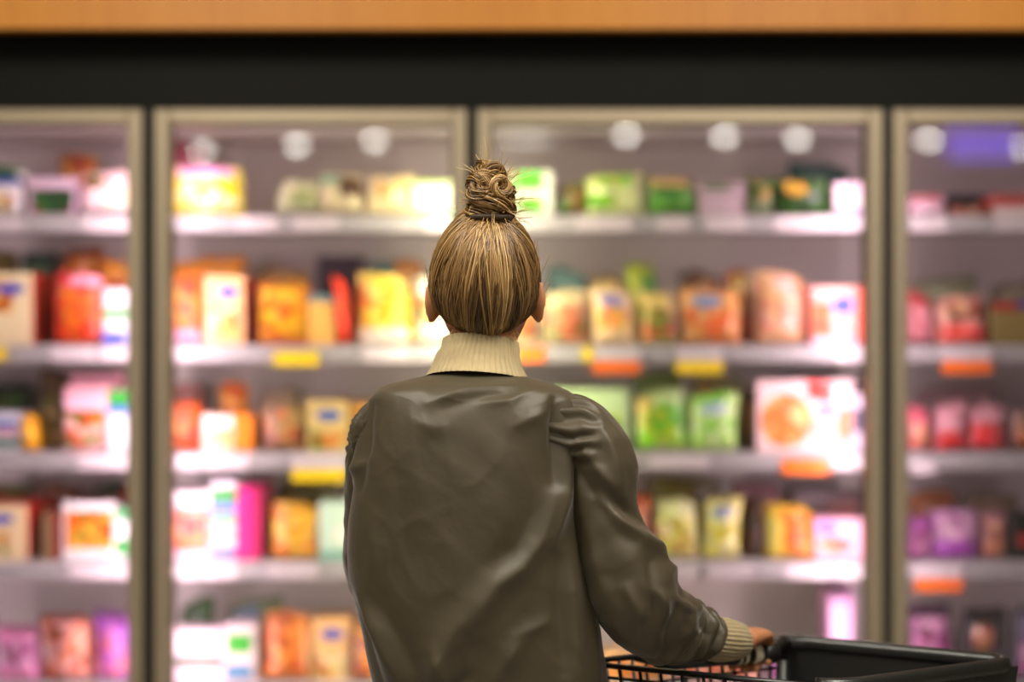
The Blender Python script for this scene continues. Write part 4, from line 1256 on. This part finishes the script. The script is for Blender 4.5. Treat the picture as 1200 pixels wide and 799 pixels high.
def sleeve(S, rad, side, seam_px):
    n, seg = 150, 96
    ctr = catmull(S, n)
    rr = [q[0] for q in catmull([(r,) for r in rad], n)]
    pts, T, Nn = frames(ctr)
    v, f = [], []
    for i in range(n):
        B = T[i].cross(Nn[i])
        u = i / (n - 1)
        for k in range(seg):
            a = 2 * PI * k / seg
            d = Nn[i] * math.cos(a) + B * math.sin(a)
            p0 = pts[i] + d * rr[i]
            h = 0
            # gathers at the sleeve head, running out from the seam
            dist = abs(p0.x - seam_px)
            g = sstep(.052, .012, dist) * sstep(1.24, 1.315, p0.z)
            ph = math.atan2(p0.z - 1.30, (p0.y - 2.49)) * 17
            h += .0042 * g * math.sin(ph + 2.5 * mnoise.noise((p0.x * 30, p0.z * 30, 2)))
            # diagonal drag folds of the upper sleeve and crumple by the elbow
            q1 = (p0.z * 1.0 + p0.x * side * 1.25) * 62
            h += .0022 * math.sin(q1 + 2.2 * mnoise.noise((p0.x * 9, p0.z * 9, 7))) * sstep(.22, .34, u) * sstep(.64, .52, u) * (.5 + .5 * math.cos(a + .6))
            # rings pushed together above the cuff
            w_ = sstep(.64, .78, u) * sstep(1.0, .97, u)
            h += .0060 * w_ * math.sin(u * 96 + 1.3 * math.sin(a + 1) + 2.4 * mnoise.noise((d.x * 1.6, d.z * 1.6, u * 7)))
            h += .0045 * mnoise.noise((p0.x * 13, p0.y * 13, p0.z * 13)) * sstep(.08, .2, u)
            h += .0020 * mnoise.noise((p0.x * 34, p0.y * 34, p0.z * 34))
            if side > 0:
                qx = 600 + p0.x / p0.y * F; qy = 399.5 + (CAMZ - p0.z) / p0.y * F
                h += fold_h(qx, qy, SLEEVE_FOLDS) * sstep(.5, -.1, d.y)
            h += crease(p0.x + p0.y * .7, p0.z, 4.0, .0022) * sstep(.1, .2, u)
            # long fold along the outer forearm
            h += .002 * math.exp(-((u - .60) / .05) ** 2) * math.exp(-((math.sin(a * .5 - .4)) / .35) ** 2)
            v.append(p0 + d * h)
    for i in range(n - 1):
        for k in range(seg):
            k2 = (k + 1) % seg
            f.append([i * seg + k, i * seg + k2, (i + 1) * seg + k2, (i + 1) * seg + k])
    f.append(list(range(seg))[::-1]); f.append([(n - 1) * seg + k for k in range(seg)])
    return mo('sleeve', v, f, M_JACKET, jacket)


SR = RS[:-3] + [(.275, 2.597, 1.005), (.302, 2.630, .989)]
sleeve(SR, [.050, .054, .053, .053, .060, .067, .056, .043, .037], 1, px_(668))
sleeve(LS[:-1], [.048, .050, .050, .050, .055, .060, .054, .044, .037], -1, px_(424))


# ---- ribbed knit collar and cuffs
def rib_tube(name, pts, rad, ribs, amp, parent, fold=False):
    n, seg = 26, ribs * 6
    ctr = catmull(pts, n)
    rr = catmull([tuple(r) for r in rad], n)
    p, T, Nn = frames(ctr)
    v, f = [], []
    rings = []
    for i in range(n): rings.append((i, 0.0))
    for i in range(n - 1, n - 9, -1): rings.append((i, -.006))     # turned-in inner layer
    for (i, o_) in rings:
        B = T[i].cross(Nn[i])
        for k in range(seg):
            a = 2 * PI * k / seg
            h = amp * math.cos(a * ribs) + o_ + .0012 * mnoise.noise((math.cos(a) * 2, math.sin(a) * 2, i * .2))
            v.append(p[i] + Nn[i] * ((rr[i][0] + h) * math.cos(a)) + B * ((rr[i][1] + h) * math.sin(a)))
    for j in range(len(rings) - 1):
        for k in range(seg):
            k2 = (k + 1) % seg
            f.append([j * seg + k, j * seg + k2, (j + 1) * seg + k2, (j + 1) * seg + k])
    return mo(name, v, f, M_KNIT, parent)


rib_tube('knit_collar', [(px_(559), 2.534, pz_(446)), (px_(560), 2.538, pz_(430)), (px_(562), 2.543, pz_(414)), (px_(563), 2.547, pz_(400))],
         [(.078, .078), (.068, .066), (.060, .060), (.057, .058)], 52, .0012, person)
cuff_dir = (WRIST_R - Vector(RS[-3])).normalized()
cw = Vector(RS[-2])
rib_tube('knit_cuff', [cw - Vector((.042, .047, -.014)), cw - Vector((.018, .018, -.007)), cw + Vector((.008, .010, -.000)), WRIST_R + Vector((.010, .010, -.002))],
         [(.033, .033), (.0335, .0345), (.034, .0345), (.028, .030)], 30, .0010, person)
rib_tube('knit_cuff', [Vector(LS[-2]) - Vector((.025, .03, 0)), Vector(LS[-2]), WRIST_L + Vector((.01, .008, 0)), WRIST_L + Vector((.03, .024, -.004))],
         [(.033, .033), (.033, .034), (.032, .032), (.028, .030)], 30, .0010, person)

# ---- trousers and shoes
tr = MB()
for s in (-1, 1):
    tr.add(tube_vf(catmull(LEG[s], 18), [r[0] for r in catmull([(.098,), (.086,), (.068,), (.064,), (.055,)], 18)], 24))
hip = [(-.055, 2.52, .93, .150, .100), (-.055, 2.52, .86, .176, .112), (-.055, 2.52, .78, .178, .112)]
v, f = [], []
for (cx, cy, z, a, b_) in hip:
    for k in range(28):
        an = 2 * PI * k / 28
        v.append((cx + a * math.cos(an), cy + b_ * math.sin(an), z))
for i in range(2):
    for k in range(28):
        k2 = (k + 1) % 28
        f.append([i * 28 + k2, i * 28 + k, (i + 1) * 28 + k, (i + 1) * 28 + k2])
f.append([56 + k for k in range(28)][::-1])
tr.add((v, f))
tr.build('trousers', M_TROUSER, person, smooth=True)
for s in (-1, 1):
    fx = LEG[s][0][0] + s * .006
    b = MB()
    b.tube(catmull([(fx, 2.445, .048), (fx, 2.47, .052), (fx, 2.53, .056), (fx + s * .008, 2.61, .042), (fx + s * .013, 2.685, .030), (fx + s * .013, 2.70, .028)], 14),
           catmull([(.030, .026), (.046, .040), (.048, .046), (.036, .050), (.026, .042), (.012, .020)], 14), 18)
    sh = b.build('shoe', M_SHOE, person, smooth=True)
    v, f = [], []
    outl = [(-.032, 2.44), (.032, 2.44), (.036, 2.50), (.044, 2.60), (.036, 2.69), (0, 2.715), (-.034, 2.69), (-.042, 2.60), (-.034, 2.50)]
    for z in (.0, .016):
        for (dx, y) in outl: v.append((fx + s * .006 + dx, y, z))
    m_ = len(outl)
    f = [list(range(m_))[::-1], [m_ + i for i in range(m_)]] + [[i, (i + 1) % m_, m_ + (i + 1) % m_, m_ + i] for i in range(m_)]
    mo('sole', v, f, M_GASKET, sh, smooth=False)


# ---- hair
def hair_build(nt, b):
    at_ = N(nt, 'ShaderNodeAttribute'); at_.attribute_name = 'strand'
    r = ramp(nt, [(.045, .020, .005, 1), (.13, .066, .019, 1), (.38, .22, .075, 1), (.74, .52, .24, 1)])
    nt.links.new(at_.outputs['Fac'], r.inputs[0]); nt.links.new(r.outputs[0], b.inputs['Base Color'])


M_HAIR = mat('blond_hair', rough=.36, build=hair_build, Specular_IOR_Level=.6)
BUN = Vector((-.033, 2.512, 1.630))              # where the knot sits on the crown


def surf(d, off):
    return HC + head_fn(d) + d * off


def hair_obj(name, strands, parent, seg=4):
    v, f, att = [], [], []
    for pts, r0, r1, s0, s1 in strands:
        p, T, Nn = frames(pts)
        n = len(p)
        o_ = len(v)
        for i in range(n):
            B = T[i].cross(Nn[i])
            t = i / (n - 1)
            r = r0 + (r1 - r0) * t
            if i == 0: r *= .4
            for k in range(seg):
                a = 2 * PI * k / seg
                v.append(p[i] + Nn[i] * (r * math.cos(a)) + B * (r * math.sin(a)))
                att.append(s0 + (s1 - s0) * t)
        for i in range(n - 1):
            for k in range(seg):
                k2 = (k + 1) % seg
                f.append([o_ + i * seg + k, o_ + i * seg + k2, o_ + (i + 1) * seg + k2, o_ + (i + 1) * seg + k])
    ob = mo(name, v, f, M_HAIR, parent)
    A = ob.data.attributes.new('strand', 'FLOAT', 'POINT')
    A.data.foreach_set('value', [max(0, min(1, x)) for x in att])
    return ob


HR = random.Random(3)
bd = (BUN - HC); bd = Vector((bd.x / HA, bd.y / HB, bd.z / HT)).normalized()
# scalp cap under the strands
nu, nv = 64, 40
v, f, att = [], [], []


def hairline(az):
    """lowest z of the hair (unit sphere) for azimuth az, 0 = +x, -90 deg = back"""
    s_ = math.sin(az); c_ = abs(math.cos(az))
    back = -.76 + .30 * c_ ** 2
    front = .52
    return back + (front - back) * sstep(-.12, .55, s_)


for j in range(nv + 1):
    for i in range(nu):
        az = 2 * PI * i / nu
        zl = hairline(az)
        th0 = math.acos(max(-1, min(1, zl)))
        th = th0 * j / nv
        d = Vector((math.sin(th) * math.cos(az), math.sin(th) * math.sin(az), math.cos(th)))
        v.append(surf(d, .0052 * sstep(1.0, .86, j / nv) + .0008))
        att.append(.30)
for j in range(nv):
    for i in range(nu):
        i2 = (i + 1) % nu
        f.append([j * nu + i, (j + 1) * nu + i, (j + 1) * nu + i2, j * nu + i2])
cap = mo('hair', v, f, M_HAIR, person)
A = cap.data.attributes.new('strand', 'FLOAT', 'POINT'); A.data.foreach_set('value', att)
strands = []
for i in range(2300):
    az = HR.uniform(0, 2 * PI)
    zl = hairline(az)
    z = zl + (.02 if HR.random() < .45 else HR.random() ** 1.3 * (0.95 - zl))
    z = min(.96, z)
    r_ = math.sqrt(max(0, 1 - z * z))
    d0 = Vector((r_ * math.cos(az), r_ * math.sin(az), z)).normalized()
    ang = d0.angle(bd)
    if ang < .18: continue
    n = 10
    lift = HR.uniform(.002, .0105)
    wob = HR.uniform(-.16, .16)
    wob2 = HR.uniform(-1, 1) * .02
    clump = mnoise.noise((math.atan2(d0.y, d0.x) * 5.0, d0.z * 1.5, 3.3))
    tgt = (bd + Vector((HR.uniform(-.16, .16), HR.uniform(-.16, .16), 0))).normalized()
    side = d0.cross(tgt)
    if side.length < 1e-4: continue
    side.normalize()
    pts = []
    for k in range(n):
        t = k / (n - 1)
        d = d0.slerp(tgt, t)
        d = (d + side * (wob * math.sin(PI * t) + wob2 * math.sin(3 * PI * t + i))).normalized()
        pts.append(surf(d, .001 + lift * sstep(0, .16, t) + .0055 * clump * math.sin(PI * t) + .004 * t))
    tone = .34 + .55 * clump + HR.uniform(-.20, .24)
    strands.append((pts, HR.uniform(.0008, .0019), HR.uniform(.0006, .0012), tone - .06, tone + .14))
# loose wisps at the nape and flyaways
for i in range(70):
    az = -PI / 2 + HR.uniform(-.95, .95)
    z = hairline(az) + HR.uniform(-.06, .06)
    r_ = math.sqrt(1 - z * z)
    d0 = Vector((r_ * math.cos(az), r_ * math.sin(az), z))
    p0 = surf(d0, .003)
    dirv = Vector((HR.uniform(-.8, .8), -.25 + HR.uniform(-.2, .2), HR.uniform(-1.0, -.1))).normalized()
    L = HR.uniform(.008, .026)
    strands.append(([p0, p0 + dirv * L * .5 + d0 * .002, p0 + dirv * L + d0 * .001], .0007, .0003, .5, .8))
for i in range(150):
    az = HR.uniform(0, 2 * PI); z = HR.uniform(-.3, .9)
    r_ = math.sqrt(1 - z * z)
    d0 = Vector((r_ * math.cos(az), r_ * math.sin(az), z))
    p0 = surf(d0, .006)
    tang = (bd - d0 * bd.dot(d0)).normalized()
    L = HR.uniform(.02, .05)
    q = p0 + tang * L * .5 + d0 * L * .22
    strands.append(([p0, q, p0 + tang * L + d0 * L * HR.uniform(.15, .45)], .0007, .0004, .6, .9))
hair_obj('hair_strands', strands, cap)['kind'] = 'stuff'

# the knot: locks of hair wrapped messily round each other
bun = []
BC = BUN + Vector((0, 0, .036))


def bun_r(d):
    # narrower at the top, broad at the foot
    z = d.z
    k = 1.0 - .30 * max(0, z) + .10 * max(0, -z)
    return Vector((d.x * .031 * k, d.y * .031 * k, d.z * .048))


def lock(fn, n, rad, tone, cnt, tw=4.0):
    cp_, cT_, cN_ = frames([fn(i / (n - 1)) for i in range(n)])
    for i in range(cnt):
        a0 = HR.uniform(0, 2 * PI); r0 = rad * math.sqrt(HR.uniform(.25, 1))
        tn = tone + HR.uniform(-.28, .28)
        i0 = HR.randint(0, n // 5); i1 = n - HR.randint(0, n // 5)
        pts = []
        for k in range(i0, i1):
            t = k / (n - 1)
            B = cT_[k].cross(cN_[k])
            a = a0 + tw * t
            r = r0 * (.45 + .55 * math.sin(PI * min(1, max(0, t * .92 + .04)))) + .0008 * math.sin(k * .9 + i)
            pts.append(cp_[k] + cN_[k] * r * math.cos(a) + B * r * math.sin(a))
        bun.append((pts, .0013, .0008, tn, tn + HR.uniform(-.05, .2)))


for li in range(15):
    zc_ = -.80 + 1.55 * li / 14
    tilt = Matrix.Rotation(HR.uniform(-.55, .55), 3, 'X') @ Matrix.Rotation(HR.uniform(-.55, .55), 3, 'Y')
    a_s = HR.uniform(0, 2 * PI); a_l = HR.uniform(2.6, 4.6)
    sgn = 1 if li % 3 else -1
    def fn(t, zc_=zc_, tilt=tilt, a_s=a_s, a_l=a_l, sgn=sgn):
        a = a_s + sgn * a_l * t
        rr = math.sqrt(max(.1, 1 - zc_ * zc_))
        d = tilt @ Vector((rr * math.cos(a), rr * math.sin(a), zc_))
        return BC + bun_r(d) * (.92 + .10 * math.sin(a * 2 + li))
    lock(fn, 22, .0115, HR.uniform(.32, .62), 46)
def ringlock(t):
    a = 2 * PI * t * 1.1 + .6
    return BC + Vector((.017 + .0115 * math.cos(a), -.030 + .006 * math.cos(a), .012 + .0125 * math.sin(a)))
lock(ringlock, 22, .006, .66, 44, 6)
def topl(t):
    a = -1.2 + 4.6 * t
    return BC + Vector((-.004 + .013 * math.cos(a), -.006 + .012 * math.sin(a), .036 + .014 * t))
lock(topl, 18, .010, .55, 40)
for i in range(95):                              # ends sticking out of the knot
    d = Vector((HR.uniform(-.7, 1.0), HR.uniform(-.9, .5), HR.uniform(-.6, .8))).normalized()
    p0 = BC + bun_r(d) * .95
    out = (d + Vector((HR.uniform(-.4, .8), HR.uniform(-.4, .2), HR.uniform(-.2, .6)))).normalized()
    L = HR.uniform(.015, .05)
    bend = Vector((HR.uniform(-.5, .5), 0, HR.uniform(-.5, .5)))
    bun.append(([p0, p0 + out * L * .5, p0 + (out + bend * .6).normalized() * L], .0009, .0004, .7, .95))
hb_ = hair_obj('hair_bun', bun, person)
cobj = mo('bun_core', *ellipsoid_vf(BC, None, 24, 16, lambda d: bun_r(d) * .88), M_HAIR, hb_)
A = cobj.data.attributes.new('strand', 'FLOAT', 'POINT'); A.data.foreach_set('value', [.34] * len(cobj.data.vertices))
b = MB()
ringp = [BUN + Vector((.031 * math.cos(2 * PI * k / 24), .029 * math.sin(2 * PI * k / 24), .0035)) for k in range(26)]
b.tube(ringp, .0042, 8)
b.build('hair_tie', mat('hair_tie_brown', (.05, .028, .014, 1), .6, build=noise_var((.05, .028, .014), .2)), person, smooth=True)
